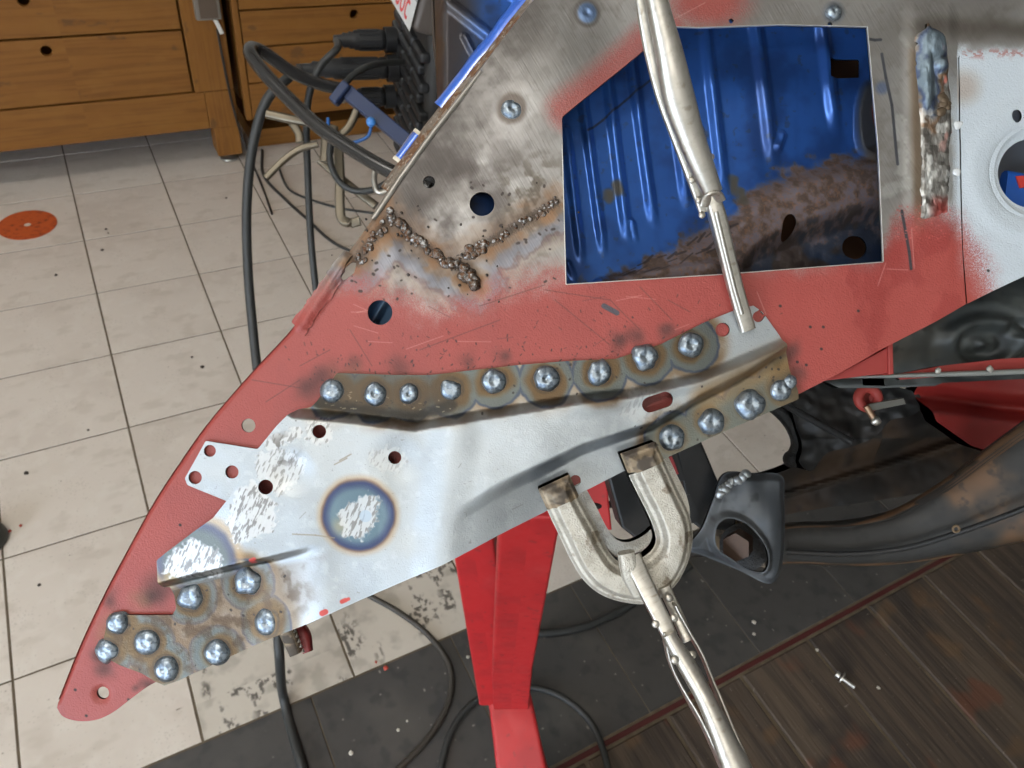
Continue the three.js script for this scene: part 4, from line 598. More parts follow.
// ================================================================ UNDER THE CAR
const oily = (r, g, b, rust = 0.5, sd = 0, lim = 0.56) => tiled(384, 0.25, (x, y, o) => { const n = fbm(x * 40 + sd, y * 40, 4), m = fbm(x * 16 + sd, y * 16 + 5, 4), f = fbm(x * 150, y * 150, 3); mix(o, r, g, b, 1); mix(o, r * 1.7 + 8, g * 1.6 + 8, b * 1.5 + 8, ss(0.5, 0.72, n) * 0.5); mix(o, 104, 72, 44, ss(lim, lim + 0.14, m) * rust); mix(o, r * 0.5, g * 0.5, b * 0.5, ss(0.6, 0.8, f) * 0.5); o[3] = 0.42 + n * 0.25; o[4] = 0.2; o[5] = n; }, {}, 0.0008);
const black = oily(18, 19, 20, 0.12, 3), armMat = oily(25, 24, 22, 0.75, 11, 0.49), beamMat = oily(22, 19, 17, 0.4, 23), railMat = oily(50, 54, 53, 0.12, 31), redPaint = tiled(384, 0.5, (x, y, o) => { const n = fbm(x * 24, y * 24, 4), f = fbm(x * 110, y * 110, 3), s = fbm(x * 20 + 4, y * 9, 3); mix(o, 178, 38, 40, 1); mix(o, 152, 34, 37, ss(0.45, 0.75, n) * 0.6); mix(o, 196, 84, 80, ss(0.62, 0.8, s) * 0.35); mix(o, 110, 60, 56, ss(0.7, 0.8, f) * 0.4); o[3] = 0.4 + f * 0.16; o[4] = 0; o[5] = f; }, {}, 0.0002);
const redPrimer = plain(srgb(138, 46, 41), 0.55);
// underbody: parts of the car
const railH = (x, y) => { const r = Math.hypot((x - 972) / 1.6, y - 345); return 0.016 * Math.sin(clamp((y - 280) / 95) * Math.PI) + 0.006 * Math.cos(r * 0.28) * ss(46, 8, r) + 0.004 * (fbm(x * 0.03, y * 0.05, 3) - 0.5) - 0.008 * ss(12, 3, Math.hypot((x - 972) / 1.3, y - 346)) - 0.006 * ss(12, 4, Math.hypot((x - 1004) / 1.6, y - 330)); };
part(car, 'frame_rail', sheetAt(-0.06, { box: [872, 262, 1090, 388], cell: 2.5, sdf: polySDF([[880, 340], [905, 330], [935, 312], [985, 286], [1030, 268], [1088, 262], [1088, 376], [960, 382], [884, 386]]), height: railH, thick: 0.03 }), railMat, 'dark oily frame rail');
part(car, 'rail_stripe', sheetAt(-0.036, { box: [890, 352, 1090, 384], cell: 2, sdf: polySDF([[898, 374], [940, 366], [1000, 359], [1088, 354], [1088, 370], [1000, 372], [898, 380]]), thick: 0.004 }), redPrimer, 'strip of red primer under the rail');
part(car, 'seam_flange', metreUV(loft(path([[838, 377, -0.034], [890, 376, -0.034], [950, 374, -0.034], [1010, 372, -0.034], [1088, 368, -0.034]]), [[1.6, 10], [2.2, 10], [2.8, 10], [3, 10], [3, 10]].map(([a, b]) => [a * S, b * S]), V(0, 1, 0), 12, 4)), plain(srgb(126, 128, 124), 0.5, 0.3), 'grey welded seam flange');
for (const [x, y] of [[938, 371], [990, 369]]) part(car, 'tack_weld', pebble(3.5 * S, x, 0.6).translate(...L(x, y, -0.026).toArray()), plain(srgb(150, 148, 140), 0.5, 0.4));
part(car, 'gusset', prism([[824, 381], [860, 362], [892, 345], [893, 372], [880, 374]], -0.014, -0.008, 0.0006), redPrimer, 'small red gusset under the panel');
part(car, 'gusset', prism([[888, 340], [893, 340], [894, 374], [889, 375]], -0.04, -0.006, 0.0006), redPrimer);
part(car, 'floor_pan', sheetAt(-0.17, { box: [780, 360, 1100, 420], cell: 3, sdf: polySDF([[806, 374], [900, 368], [960, 366], [952, 378], [930, 386], [880, 388], [836, 388]]), height: (x, y) => 0.006 * Math.sin(y * 0.2), thick: 0.01 }), plain(srgb(84, 88, 88), 0.5, 0.2), 'grey floor pan behind the rail');
part(car, 'wheel_housing', sheetAt(-0.30, { box: [900, 350, 1180, 470], cell: 3, sdf: polySDF([[900, 372], [1178, 352], [1178, 468], [1020, 462], [960, 444], [920, 420]]), height: (x, y) => 0.022 * ss(0, 16, Math.abs(y - 404 - (x - 980) * 0.12) ) + 0.01 * Math.sin(x * 0.03), thick: 0.02 }), plain(srgb(124, 31, 26), 0.5), 'red painted wheel housing');
{ // clutter of the suspension pickup
  const t = thing('steering_knuckle', 'black oily steering knuckle with a red bushing under the panel', 'car part', L(830, 430, -0.3), { near: true });
  part(t, 'casting', sheetAt(-0.30, { box: [770, 368, 940, 470], cell: 2.5, sdf: spSDF([[786, 396], [800, 380], [840, 374], [890, 386], [916, 396], [912, 412], [884, 420], [868, 436], [846, 446], [824, 452], [806, 470], [796, 462], [800, 446], [794, 424]]), height: (x, y) => 0.02 * fbm(x * 0.035, y * 0.035, 3), thick: 0.03 }), black, 'lumpy black casting');
  part(t, 'bushing', new THREE.TorusGeometry(10 * S * 1.5, 5 * S * 1.5, 12, 28).translate(...L(868, 398, -0.235).toArray()), plain(srgb(150, 52, 44), 0.6), 'red rubber bushing');
  part(t, 'bushing_core', new THREE.CylinderGeometry(7 * S * 1.5, 7 * S * 1.5, 0.03, 20).rotateX(Math.PI / 2).translate(...L(868, 398, -0.25).toArray()), redPrimer);
  part(t, 'pin', cyl(L(866, 406, -0.228), L(876, 422, -0.228), 0.0028), plain(srgb(150, 120, 96), 0.4, 0.7), 'bare steel pin');
  part(t, 'pin_head', pebble(0.0044, 5, 0.8).translate(...L(876, 421, -0.226).toArray()), nickel);
  part(t, 'plate', prism([[868, 404], [904, 398], [906, 404], [872, 411]], -0.236, -0.230, 0.0005), plain(srgb(120, 118, 112), 0.45, 0.5));
  part(t, 'link_rod', cyl(L(784, 404, -0.27), L(852, 442, -0.27), 0.0034), black, 'thin black rod');
  part(t, 'hose', tube(path([[756, 396, -0.31], [776, 408, -0.31], [792, 426, -0.31], [798, 444, -0.31], [793, 458, -0.31]]), 0.007, 40, 12), black, 'black hose');
  part(t, 'hose_end', new THREE.SphereGeometry(0.0088, 16, 12).translate(...L(792, 459, -0.31).toArray()), black);
}
{ // big rear suspension arm
  const t = thing('trailing_arm', 'broad black pressed-steel suspension arm with a long rib, behind the bolted bracket', 'suspension arm', L(900, 470, -0.36), { near: true });
  part(t, 'arm', sheetAt(-0.36, { box: [690, 350, 1180, 540], cell: 3, sdf: spSDF([[700, 500], [780, 469], [850, 436], [900, 406], [930, 388], [948, 386], [960, 404], [978, 430], [1030, 448], [1120, 462], [1060, 474], [968, 486], [900, 497], [800, 512], [720, 526]]), height: (x, y) => { const r = y - poly([[700, 512], [790, 493], [870, 470], [960, 441], [1060, 412]], x); return 0.016 * ss(-6, -34, r) + 0.006 * ss(5, 0, Math.abs(r)) + 0.006 * (fbm(x * 0.03, y * 0.03, 3) - 0.5); }, thick: 0.03 }), beamMat, 'broad dark arm');
}
{ // front arm, its bracket and bolt
  const t = thing('control_arm', 'rust-streaked black tubular control arm ending in a grey bracket with a hex bolt', 'suspension arm', L(740, 545, -0.25), { near: true });
  const ap = [[764, 545, -0.262], [800, 543, -0.262], [850, 543, -0.258], [905, 535, -0.25], [960, 516, -0.236], [1010, 494, -0.222], [1080, 460, -0.20]];
  const K = 1.6;
  part(t, 'arm', metreUV(loft(path(ap), [[19, 16], [21, 18], [23, 20], [27, 22], [36, 25], [46, 27], [56, 28]].map(([a, b]) => [a * S * K, b * S * K * 0.7]), V(0, 1, 0), 24, 2.8)), armMat, 'rust-streaked black arm');
  const wp = [[786, 552, -0.245], [850, 554, -0.237], [905, 548, -0.226], [960, 532, -0.21], [1020, 510, -0.19], [1080, 484, -0.17]];
  part(t, 'weld_seam', metreUV(loft(path(wp), wp.map(() => [2.6 * S * K, 2 * S * K]), V(0, 1, 0), 10)), black, 'welded seam along the arm');
  part(t, 'drain_hole', new THREE.TorusGeometry(0.0026, 0.0010, 8, 18).translate(...L(956, 529, -0.198).toArray()), plain(srgb(110, 92, 70), 0.6, 0.2));
  const bs = spSDF([[724, 474], [754, 473], [782, 476], [784, 500], [783, 546], [777, 573], [766, 581], [738, 570], [704, 556], [688, 549], [702, 528], [713, 500]]);
  const socket = spSDF([[713, 524], [722, 516], [738, 519], [752, 532], [760, 550], [757, 566], [746, 567], [728, 556], [713, 544]]);
  part(t, 'bracket', sheetAt(-0.225, { box: [684, 466, 792, 588], cell: 1.6, sdf: minus(bs, socket), height: (x, y) => { const d = -bs(x, y), s = socket(x, y); return 0.006 * ss(0, 8, d) + 0.007 * ss(7, 0, s) + 0.016 * ss(26, 0, Math.abs(x - 766 - (y - 540) * 0.03)) * ss(480, 520, y) * 0.6 + 0.012 * ss(20, 0, segD(x, y, 746, 480, 742, 512)) * 0.4; }, thick: 0.004 }), oily(58, 62, 66, 0.1, 41), 'grey-black pressed bracket');
  part(t, 'bracket_back', prism([[706, 518], [722, 512], [744, 516], [764, 536], [766, 568], [730, 562], [706, 546]], -0.27, -0.262, 0.001), scorch, 'rusty back of the bracket');
  const hex = new THREE.CylinderGeometry(0.0125, 0.0125, 0.024, 6).rotateX(Math.PI / 2).rotateY(-0.45); part(t, 'bolt', hex.translate(...L(738, 545, -0.232).toArray()), tiled(128, 0.05, (x, y, o) => { const n = fbm(x * 200, y * 200, 3); mix(o, 62, 48, 40, 1); mix(o, 88, 62, 42, ss(0.5, 0.7, n)); o[3] = 0.55; o[4] = 0.4; }), 'rusty hexagon bolt head');
  part(t, 'washer', new THREE.CylinderGeometry(0.0215, 0.0215, 0.004, 26).rotateX(Math.PI / 2).rotateY(-0.45).translate(...L(744, 547, -0.250).toArray()), black);
  part(t, 'weld', merge([...Array(9)].map((_, i) => pebble(rr(3, 5) * S * 1.6, i, 0.7).translate(...L(720 + i * 3.2 + rr(-2, 2), 492 - i * 2.2 + rr(-2, 2), -0.216).toArray()))), plain(srgb(150, 154, 156), 0.35, 0.7), 'bright weld lumps');
  part(t, 'arm_stub', metreUV(loft(path([[676, 552, -0.27], [692, 548, -0.26], [712, 545, -0.25]]), [[8, 8], [9, 9], [12, 10]].map(([a, b]) => [a * S * 1.6, b * S * 1.6]), V(0, 1, 0), 16)), armMat);
}
{ // red support stand with its black head
  const t = thing('support_stand', 'red welded steel support stand with a black square-tube head under the panel', 'stand', onFloor(545, 880));
  const side = RIGHT.clone();
  part(t, 'brace', beam(W(473, 520, 1.03), W(496, 690, 1.34), 0.058, 0.058, side, 0.004), redPaint, 'slanting red brace beside the post');
  part(t, 'post', beam(W(530, 490, 0.74), W(512, 654, 1.16), 0.060, 0.060, side, 0.004), redPaint, 'upright red post');
  part(t, 'post_sleeve', beam(W(512, 651, 1.155), W(511, 694, 1.345), 0.0615, 0.0615, side, 0.003), redPaint, 'red sleeve at the foot of the post');
  const lg = [W(507, 684, 1.36), W(522, 768, 1.31), onFloor(545, 880, 0.01)];
  part(t, 'leg', metreUV(loft(lg, [[0.037, 0.034], [0.043, 0.036], [0.05, 0.04]], side, 24, 12)), redPaint, 'splayed red front leg');
  part(t, 'foot', rbox(0.16, 0.02, 0.16, 0.004).translate(onFloor(545, 880).x, 0.012, onFloor(545, 880).z), redPaint);
  const frame = (g) => g.applyMatrix4(new THREE.Matrix4().compose(ORIGIN, TURN, V(1, 1, 1)));
  part(t, 'top_plate', frame(prism([[500, 478], [606, 470], [612, 530], [498, 540]], -0.36, -0.34, 0.002)), redPaint, 'red top plate');
  part(t, 'head_plate', frame(prism([[606, 470], [632, 462], [656, 534], [640, 542], [622, 528]], -0.17, -0.13, 0.002)), black, 'dark steel plate of the head');
  const headS = { box: [650, 430, 760, 560], cell: 2, sdf: minus(polySDF([[655, 460], [676, 450], [688, 490], [702, 520], [690, 524]]), capsule(682, 484, 685, 493, 3.4)), thick: 0.004 };
  part(t, 'head_tube', frame(merge([sheetAt(-0.255, headS), prism([[676, 446], [700, 438], [722, 490], [736, 494], [736, 530], [702, 530], [690, 520]], -0.33, -0.256, 0.002)])), black, 'black square tube with a slot');
  part(t, 'head_mark', frame(prism([[667, 458], [672, 456], [679, 474], [675, 475]], -0.2548, -0.2535, 0.0003)), plain(srgb(140, 36, 40), 0.5), 'red paint mark');
}
// ================================================================ CABINETS ALONG THE BACK WALL
const woodFn = (sd) => (x, y, o) => { // grain along x
  const w = fbm(x * 2 + sd, y * 9, 3), g = fbm(x * 5 + sd, (y + w * 0.03) * 150, 4), ring = 0.5 + 0.5 * Math.sin((y * 46 + fbm(x * 2.2 + sd, y * 8, 3) * 9) * 2), p = noise(x * 40, y * 900), k = fbm(x * 14 + sd, y * 30, 3), st = fbm(x * 12 + 4 + sd, y * 22, 4);
  mix(o, 126, 79, 18, 1); mix(o, 106, 63, 13, ss(0.45, 0.7, g) * 0.6); mix(o, 138, 93, 28, ring * 0.22); mix(o, 130, 82, 34, ss(0.7, 0.9, p) * 0.35); mix(o, 136, 92, 36, ss(0.5, 0.7, k) * 0.3); mix(o, 84, 54, 26, ss(0.72, 0.8, st) * 0.55);
  o[3] = 0.6 + g * 0.15; o[4] = 0; o[5] = g;
};
const wood = tiled(768, 1.3, woodFn(0), {}, 0.0004), woodUp = tiled(512, 1.0, (x, y, o) => woodFn(7)(y, x, o), {}, 0.0004), wood2 = tiled(512, 1.1, woodFn(31), {}, 0.0004), metalFoot = plain(srgb(170, 168, 160), 0.3, 0.85);
const CZ = -2.83;
function boardWithHole(x0, x1, y0, y1, z, th, hx, hy, r) { // drawer front with a finger hole
  const s = new THREE.Shape([[x0, y0], [x1, y0], [x1, y1], [x0, y1]].map(([a, b]) => new THREE.Vector2(a, b)));
  if (hx !== undefined) { const h = new THREE.Path(); h.absarc(hx, hy, r, 0, Math.PI * 2, true); s.holes.push(h); }
  return metreUV(new THREE.ExtrudeGeometry(s, { depth: th - 0.004, bevelEnabled: true, bevelSize: 0.002, bevelThickness: 0.002, bevelOffset: -0.002, bevelSegments: 2, curveSegments: 20 }).translate(0, 0, z - th + 0.002));
}
{
  const t = thing('drawer_cabinet', 'oak drawer cabinet with a wide bottom rail standing on a leg with a steel foot', 'cabinet', V(-0.4, 0, CZ));
  part(t, 'carcass', boxAt(-1.62, 0.49, 0.2, 0.83, RZ0 + 0.04, CZ - 0.14), wood2);
  part(t, 'bottom_rail', boxAt(-1.62, 0.4, 0.150, 0.2885, CZ - 0.045, CZ, 0.004), wood, 'wide bottom rail with dark scuffs');
  part(t, 'stile', boxAt(0.368, 0.505, 0.2895, 0.83, CZ - 0.045, CZ, 0.004), woodUp, 'upright corner post');
  part(t, 'corner_block', boxAt(0.4, 0.505, 0.150, 0.2890, CZ - 0.045, CZ + 0.0006, 0.003), woodUp);
  part(t, 'stile', boxAt(-0.70, -0.58, 0.2895, 0.83, CZ - 0.045, CZ, 0.004), woodUp);
  part(t, 'leg', boxAt(0.412, 0.503, 0.034, 0.151, CZ - 0.095, CZ, 0.004), woodUp, 'short wooden leg');
  const f = part(t, 'foot', new THREE.LatheGeometry([[0, 0], [0.034, 0], [0.036, 0.006], [0.03, 0.012], [0.012, 0.016], [0.012, 0.036], [0, 0.036]].map(([a, b]) => new THREE.Vector2(a, b)), 28).translate(0.457, 0, CZ - 0.046), metalFoot, 'round steel levelling foot'); f.receiveShadow = true;
  for (const [a, b, y0, y1, hx, hy, m] of [[-0.575, 0.3605, 0.2945, 0.5045, -0.055, 0.468, wood], [-0.575, 0.3605, 0.5115, 0.668, -0.075, 0.620, wood2], [-0.575, 0.3605, 0.675, 0.82, -0.1, 0.78, wood], [-1.5, -0.705, 0.2945, 0.5045, -1.1, 0.468, wood2], [-1.5, -0.705, 0.5115, 0.82, -1.1, 0.76, wood]]) part(t, 'drawer', boardWithHole(a, b, y0, y1, CZ - 0.002, 0.02, hx, hy, 0.0165), m);
  part(t, 'worktop', boxAt(-1.66, 0.53, 0.83, 0.87, RZ0 + 0.01, CZ + 0.03, 0.004), wood2);
  part(t, 'leg', boxAt(-1.6, -1.5, 0.0, 0.151, CZ - 0.095, CZ, 0.004), woodUp);
}
{
  const x0 = 0.535, t = thing('drawer_cabinet', 'oak drawer cabinet of shallow drawers behind the welding machine, on a set-back plinth', 'cabinet', V(1.1, 0, CZ));
  part(t, 'carcass', boxAt(x0 + 0.01, 1.95, 0.19, 0.83, RZ0 + 0.04, CZ - 0.14), wood2);
  part(t, 'stile', boxAt(x0, x0 + 0.022, 0.165, 0.83, CZ - 0.04, CZ, 0.003), woodUp);
  part(t, 'bottom_rail', boxAt(x0 + 0.024, 1.95, 0.165, 0.302, CZ - 0.03, CZ, 0.004), wood2);
  for (const [y0, y1, hx, hy] of [[0.306, 0.430], [0.436, 0.556, 0.972, 0.527], [0.562, 0.682], [0.688, 0.82]]) part(t, 'drawer', boardWithHole(x0 + 0.026, 1.95, y0, y1, CZ - 0.002, 0.02, hx, hy, 0.0165), y0 > 0.5 ? wood2 : wood);
  part(t, 'plinth', boxAt(x0 + 0.03, 1.9, 0.0, 0.075, RZ0 + 0.1, CZ - 0.10, 0.004), wood2);
  part(t, 'leg', boxAt(1.86, 1.95, 0.0, 0.17, CZ - 0.09, CZ, 0.004), woodUp);
  part(t, 'worktop', boxAt(x0, 1.98, 0.83, 0.87, RZ0 + 0.01, CZ + 0.03, 0.004), wood2);
}
// ---------------------------------------------------------------- small things on the left
{
  const d0 = ray(207, 8), c = EYE.clone().addScaledVector(d0, (CZ + 0.012) / d0.z);
  const t = thing('phone_charger', 'small grey power adapter hanging on the cabinet post', 'charger', c);
  part(t, 'case', boxAt(c.x - 0.042, c.x + 0.042, c.y - 0.036, c.y + 0.09, CZ + 0.001, CZ + 0.026, 0.006, 2), plain(srgb(120, 112, 102), 0.4));
  part(t, 'face', boxAt(c.x - 0.028, c.x + 0.03, c.y - 0.028, c.y + 0.08, CZ + 0.0255, CZ + 0.0285, 0.002), plain(srgb(92, 78, 66), 0.35));
  part(t, 'plug', beam(V(c.x + 0.018, c.y - 0.03, CZ + 0.015), V(c.x + 0.036, c.y - 0.085, CZ + 0.015), 0.014, 0.01, V(1, 0, 0), 0.003), plain(srgb(214, 212, 206), 0.4), 'white plug');
  const q = [[217, 29], [222, 55], [228, 85], [236, 118], [243, 140]].map(([x, y]) => { const d = ray(x, y), k = (CZ + 0.012 - EYE.z) / d.z; return EYE.clone().addScaledVector(d, k); });
  part(t, 'cable', tube([...q, onFloor(262, 186, 0.005), onFloor(272, 214, 0.005)], 0.0042, 60, 8), plain(srgb(38, 36, 34), 0.5), 'thin dark cable');
}
{
  const p = onFloor(27.5, 225), s = new THREE.Shape(); s.absarc(0, 0, 0.088, 0, Math.PI * 2); const h = new THREE.Path(); h.absarc(0.0, 0.0, 0.011, 0, Math.PI * 2, true); s.holes.push(h);
  const g = metreUV(new THREE.ExtrudeGeometry(s, { depth: 0.0012, bevelEnabled: true, bevelSize: 0.0004, bevelThickness: 0.0003, curveSegments: 48 }).rotateX(-Math.PI / 2));
  const m = single('sanding_disc', 'flat round orange fibre sanding disc lying on the pale tiles', 'sanding disc', g, tiled(128, 0.2, (x, y, o) => { const n = fbm(x * 90, y * 90, 3); mix(o, 186, 82, 30, 1); mix(o, 160, 66, 26, ss(0.45, 0.7, n) * 0.7); mix(o, 96, 48, 26, ss(0.7, 0.8, n) * 0.6); o[3] = 0.75; })); m.position.set(p.x, 0.0003, p.z);
}
// ---------------------------------------------------------------- welding machine on its blue trolley
const rubber = plain(srgb(30, 31, 33), 0.5), cableMat = plain(srgb(48, 49, 48), 0.5), grip = plain(srgb(40, 41, 43), 0.55), bluePart = plain(srgb(34, 48, 80), 0.4, 0.1);
const wn = V(-0.985, 0, -0.17).normalize(), wa = V(-0.17, 0, 0.985).normalize(), wu = V(0, 1, 0); // out of the front face, across it towards the lens, up
const wo = W(392, 57, 1.62); // a point on the far edge of the front face
const wm = new THREE.Matrix4().makeBasis(wa, wu, wn); wm.setPosition(wo); // local: x across, y up, z out
const inW = (g) => g.applyMatrix4(wm), wv = (x, y, z) => V(x, y, z).applyMatrix4(wm);
{
  const base = wv(0.12, -0.24, -0.2), t = thing('welding_machine', 'black welding machine with a ribbed front, cable sockets and a white label with red letters', 'welder', base);
  part(t, 'case', inW(rbox(0.25, 0.46, 0.46, 0.02, 3).translate(0.125, 0.02, -0.245)), plain(srgb(46, 44, 42), 0.5), 'dark plastic case');
  for (let r = 0; r < 11; r++) for (let c = 0; c < 3; c++) part(t, 'grille_rib', inW(rbox(0.076, 0.020, 0.022, 0.007, 2).translate(0.045 + c * 0.082 - (r % 2) * 0.02, -0.192 + r * 0.0285, -0.012)), rubber);
  part(t, 'hood', inW(rbox(0.256, 0.12, 0.05, 0.012, 3).rotateX(-0.25).translate(0.125, 0.196, -0.022)), plain(srgb(84, 76, 70), 0.5), 'grey-brown upper bezel');
  const lw = 256, cv = document.createElement('canvas'); cv.width = lw; cv.height = 128; const cx = cv.getContext('2d');
  cx.fillStyle = '#c9cac8'; cx.fillRect(0, 0, lw, 128); cx.fillStyle = '#8f9090'; cx.fillRect(0, 40, lw, 6); cx.fillStyle = '#d23a3c'; cx.font = 'bold 74px sans-serif'; cx.fillText('SOOC', 8, 116);
  const tx = new THREE.CanvasTexture(cv); tx.colorSpace = THREE.SRGBColorSpace;
  const lg = new THREE.PlaneGeometry(0.17, 0.078); part(t, 'label', inW(lg.rotateX(-0.25).translate(0.165, 0.182, 0.0110)), new THREE.MeshStandardMaterial({ map: tx, roughness: 0.4 }), 'pale label with red letters');
  part(t, 'screw', inW(new THREE.SphereGeometry(0.008, 12, 8).scale(1, 1, 0.5).translate(0.012, -0.068, 0.002)), metalFoot);
  // sockets with their plugs
  for (const [y, x, len, r, mat, nm] of [[0.045, 0.025, 0.105, 0.0195, grip], [-0.005, 0.045, 0.185, 0.021, grip], [-0.078, 0.02, 0.095, 0.019, rubber]]) {
    const s = part(t, 'socket', inW(new THREE.CylinderGeometry(r * 1.3, r * 1.3, 0.022, 24).rotateX(Math.PI / 2).translate(x, y, 0.010)), rubber);
    const p = part(t, 'cable_plug', inW(new THREE.LatheGeometry([[0, 0], [r, 0], [r * 1.05, 0.012], [r * 0.95, 0.016], [r * 0.98, len * 0.6], [r * 0.8, len * 0.62], [r * 0.86, len * 0.7], [r * 0.68, len * 0.72], [r * 0.74, len * 0.82], [r * 0.56, len * 0.84], [r * 0.5, len], [0, len]].map(([a, b]) => new THREE.Vector2(a, b)), 24).rotateX(Math.PI / 2).translate(x, y, 0.02)), mat, 'ridged black cable plug');
    for (let k = 0; k < 10; k++) sub(p, 'grip_rib', inW(rbox(0.004, 0.004, len * 0.42, 0.0015, 1).translate(0, r, 0).rotateZ(k * Math.PI / 5).translate(x, y, 0.022 + len * 0.3)), mat);
  }
  const tc = thing('welding_trolley', 'blue steel welding trolley holding the black welding machine', 'trolley', V(wv(0.125, 0, -0.24).x, 0, wv(0.125, 0, -0.24).z));
  part(tc, 'tray', inW(rbox(0.24, 0.02, 0.44, 0.006).translate(0.135, -0.222, -0.25)), bluePart);
  const gy = -(wo.y - 0.0);
  for (const [x, z] of [[0.06, -0.06], [0.22, -0.06], [0.06, -0.44], [0.22, -0.44]]) { const a = wv(x, -0.23, z), b = a.clone().setY(0.05); part(tc, 'leg', beam(b, a, 0.03, 0.03, wa, 0.003), bluePart); part(tc, 'castor', new THREE.TorusGeometry(0.03, 0.018, 10, 20).translate(a.x, 0.048, a.z), rubber); }
  part(tc, 'shelf', inW(rbox(0.22, 0.02, 0.44, 0.006).translate(0.135, -0.62, -0.25)), bluePart);
  part(tc, 'side_bar', beam(W(347, 92, 1.40), W(424, 156, 1.40), 0.027, 0.024, RIGHT, 0.003), bluePart, 'blue angle bar');
  part(tc, 'bar_end', beam(W(348, 84, 1.39), W(333, 103, 1.39), 0.019, 0.024, RIGHT, 0.005), bluePart);
  part(tc, 'hook_ring', tube([[372, 122], [368, 136], [352, 143], [336, 146], [330, 138], [328, 118]].map(([x, y]) => W(x, y, 1.38)), 0.0032, 40, 8), plain(srgb(40, 90, 150), 0.4), 'blue wire hook');
  part(tc, 'hook_bolt', new THREE.SphereGeometry(0.009, 12, 10).translate(...W(371, 122, 1.375).toArray()), plain(srgb(70, 130, 200), 0.35));
}
{ // clamp hanging on the hook ring
  const at = (x, y, d = 1.40) => W(x, y, d), t = thing('locking_c_clamp', 'dull steel locking clamp with a long bent arm hanging from the blue wire hook', 'clamp', at(338, 150));
  const lf = (pts, a, b) => metreUV(loft(pts.map(([x, y, d]) => at(x, y, d)), pts.map(() => [a, b]), UP, 14, 3));
  const dull = plain(srgb(112, 104, 90), 0.38, 0.75);
  part(t, 'handle', lf([[267, 114], [290, 119], [316, 124], [336, 131]], 0.008, 0.007), dull);
  part(t, 'lever', lf([[266, 178], [284, 160], [300, 149], [318, 144]], 0.006, 0.006), dull);
  part(t, 'link', lf([[292, 122, 1.405], [299, 134, 1.405], [300, 142, 1.405]], 0.008, 0.004), dull);
  part(t, 'body', metreUV(loft([at(330, 126), at(328, 146), at(324, 162)], [[0.016, 0.008], [0.014, 0.008], [0.008, 0.007]], RIGHT, 14, 3)), dull);
  part(t, 'arm', metreUV(loft([[338, 142], [340, 175], [340, 205], [342, 219], [350, 223], [360, 221]].map(([x, y]) => at(x, y, 1.395)), [...Array(6)].map(() => [0.009, 0.006]), V(0.6, 0, 0.3), 14, 4)), dull, 'long bent arm');
  part(t, 'arm', metreUV(loft([[336, 138, 1.41], [348, 128, 1.41], [356, 112, 1.41], [358, 104, 1.41]].map(([x, y, d]) => at(x, y, d)), [...Array(4)].map(() => [0.007, 0.006]), RIGHT, 14, 3)), dull);
  part(t, 'brace', metreUV(loft([[320, 160], [345, 182], [376, 206]].map(([x, y]) => at(x, y, 1.42)), [...Array(3)].map(() => [0.008, 0.006]), UP, 12, 3)), dull);
}
single('coiled_lead', 'thin black lead looped behind the hanging clamp', 'cable', tube([[332, 132], [330, 160], [338, 180], [352, 190], [372, 190], [392, 180]].map(([x, y]) => W(x, y, 1.37)), 0.006, 60, 8), cableMat);
single('ring_hook', 'small bent steel ring beside the panel edge', 'hook', tube([[378, 164], [374, 176], [378, 192], [388, 190], [396, 176]].map(([x, y]) => W(x, y, 1.3)), 0.005, 30, 8), nickel);
// ---------------------------------------------------------------- cables
const wire = (name, label, pts, r, mat = cableMat, n = 90) => single(name, label, 'cable', tube(pts, r, n, 12), mat);
const tip2 = wv(0.045, -0.005, 0.2), tip1 = wv(0.025, 0.045, 0.12), tip3 = wv(0.02, -0.078, 0.11);
const inAir = (list, t) => list.map(([x, y, d]) => W(x, y, d ?? t));
wire('torch_cable', 'thick grey-black torch cable falling in an arc from the middle plug to the floor', [tip2, ...inAir([[288, 78, 1.40], [268, 98, 1.40], [254, 140, 1.42], [247, 200, 1.45], [248, 270, 1.48], [254, 340, 1.50], [264, 430, 1.50], [272, 540, 1.46]]), onFloor(279, 650, 0.2), onFloor(284, 700, 0.011), onFloor(300, 760, 0.011), onFloor(322, 830, 0.011)], 0.0092, cableMat, 140);
wire('earth_cable', 'thick glossy black cable doubled back in a tight bend before the oak drawers', [tip3, ...inAir([[345, 90, 1.44], [320, 84, 1.40], [292, 72, 1.36], [266, 54, 1.32], [253, 48, 1.29], [250, 53, 1.26], [262, 70, 1.24], [290, 100, 1.22], [318, 126, 1.20], [350, 148, 1.18], [384, 168, 1.16], [430, 190, 1.14]])], 0.0115, plain(srgb(44, 43, 42), 0.26), 140);
wire('plug_cable', 'thin black cable hanging straight down from the upper plug', [tip1, ...inAir([[336, 50, 1.45], [322, 64, 1.45], [312, 84, 1.46], [307, 110, 1.48], [308, 180, 1.50], [311, 240, 1.52], [316, 290, 1.54], [326, 360, 1.56]])], 0.0072);
wire('signal_cable', 'short black cable arching over the side of the welding machine', inAir([[403, 62, 1.50], [385, 63, 1.47], [365, 68, 1.42], [350, 78, 1.40], [343, 88, 1.39]]), 0.0062);
wire('floor_cable', 'thin dark cable curving over pale and dark tiles left of the red stand', [onFloor(330, 574, 0.02), onFloor(366, 594, 0.006), onFloor(400, 613, 0.006), onFloor(430, 637, 0.006), onFloor(450, 668, 0.006), onFloor(449, 700, 0.006), onFloor(432, 733, 0.006), onFloor(400, 768, 0.006), onFloor(360, 806, 0.006)], 0.0062, plain(srgb(58, 54, 48), 0.5));
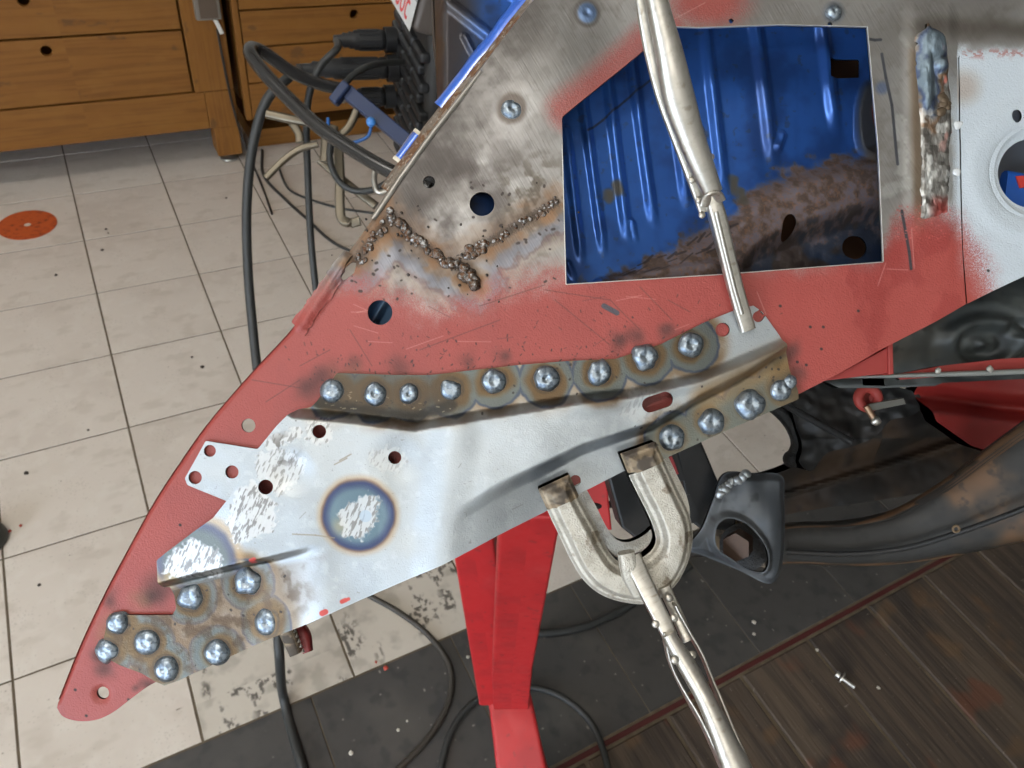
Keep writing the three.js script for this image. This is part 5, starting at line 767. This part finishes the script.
wire('floor_cable', 'black cable looping round the foot of the red stand', [onFloor(436, 800, 0.007), onFloor(442, 762, 0.007), onFloor(452, 730, 0.007), onFloor(472, 704, 0.007), onFloor(500, 690, 0.007), onFloor(530, 687, 0.007), onFloor(562, 697, 0.007), onFloor(590, 722, 0.007), onFloor(606, 760, 0.011), onFloor(610, 800, 0.012)], 0.0068);
wire('floor_cable', 'black cable on the dark tiles behind the U-shaped clamp', [onFloor(470, 614, 0.007), onFloor(500, 628, 0.007), onFloor(540, 633, 0.007), onFloor(580, 628, 0.007), onFloor(612, 615, 0.007), onFloor(650, 592, 0.007), onFloor(690, 566, 0.007)], 0.0085);
wire('floor_cable', 'thin dark cable lying on pale tiles beneath the hanging clamp', [onFloor(262, 150, 0.005), onFloor(264, 176, 0.005), onFloor(286, 200, 0.005), onFloor(306, 218, 0.005), onFloor(336, 244, 0.005), onFloor(380, 262, 0.005)], 0.0055);
wire('floor_cable', 'thin dark cable crossing the pale tiles towards the panel edge', [onFloor(278, 166, 0.005), onFloor(290, 190, 0.005), onFloor(312, 200, 0.005), onFloor(340, 208, 0.005), onFloor(380, 214, 0.005)], 0.0045);
wire('hung_lead', 'black lead crossing behind the top of the red stand', inAir([[540, 500, 0.78], [574, 502, 0.77], [590, 506, 0.77], [612, 504, 0.78], [640, 500, 0.8]]), 0.004, rubber, 40);
// ---------------------------------------------------------------- litter on the floor
{
  const p = onFloor(842, 678, 0.006), t = thing('loose_bolt', 'small bright bolt with a washer lying on the dark boards', 'bolt', p), d = V(0.35, 0, 0.94).normalize();
  part(t, 'shank', cyl(p.clone().addScaledVector(d, 0.002), p.clone().addScaledVector(d, 0.03), 0.004), nickel); part(t, 'head', cyl(p.clone().addScaledVector(d, -0.014), p.clone().addScaledVector(d, -0.006), 0.0085, 0.0085, 6), nickel); part(t, 'washer', cyl(p.clone().addScaledVector(d, -0.002), p.clone().addScaledVector(d, 0.001), 0.013), nickel);
}
{ const p = onFloor(-14, 541), g = new THREE.LatheGeometry([[0, 0.05], [0.02, 0.048], [0.036, 0.036], [0.044, 0.016], [0.045, 0.003], [0.04, 0], [0, 0]].map(([a, b]) => new THREE.Vector2(a, b)), 32), m = single('rubber_foot', 'dark rounded rubber foot resting on a joint of the pale tiles', 'rubber foot', g, plain(srgb(58, 60, 56), 0.5)); m.position.set(p.x, 0, p.z); }
const chipM = [plain(srgb(196, 190, 178), 0.7), plain(srgb(170, 70, 56), 0.7), plain(srgb(60, 52, 46), 0.8)];
for (const [x, y, m, r] of [[351, 753, 0, 5], [398, 730, 0, 3.5], [407, 721, 0, 2.5], [386, 668, 1, 5], [376, 662, 1, 3], [468, 657, 0, 4], [754, 622, 0, 4], [754, 634, 0, 3], [878, 688, 0, 5], [817, 650, 0, 3], [106, 229, 2, 2.5], [108, 233, 2, 2], [102, 250, 2, 3], [56, 275, 2, 3], [202, 367, 2, 4], [192, 357, 2, 2.5], [26, 473, 2, 4], [226, 198, 2, 2.5], [88, 430, 2, 2.5], [39, 585, 2, 3], [10, 531, 1, 3], [20.5, 525.5, 1, 3]]) { const p = onFloor(x, y, 0.0015), t = p.distanceTo(EYE); const g = pebble(r / FOCAL * t * 0.45, x, 0.5).rotateX(-Math.PI / 2); const o = single('debris_chip', ['pale flake of filler lying on the dark floor', 'fleck of red paint lying on the pale tiles', 'dark speck of grit lying on a pale tile'][m], 'debris', g, chipM[m], ['pale flakes on the dark floor', 'red flecks on the pale tiles', 'dark grit on the pale tiles'][m]); o.position.copy(p); }

renderer.render(scene, camera);
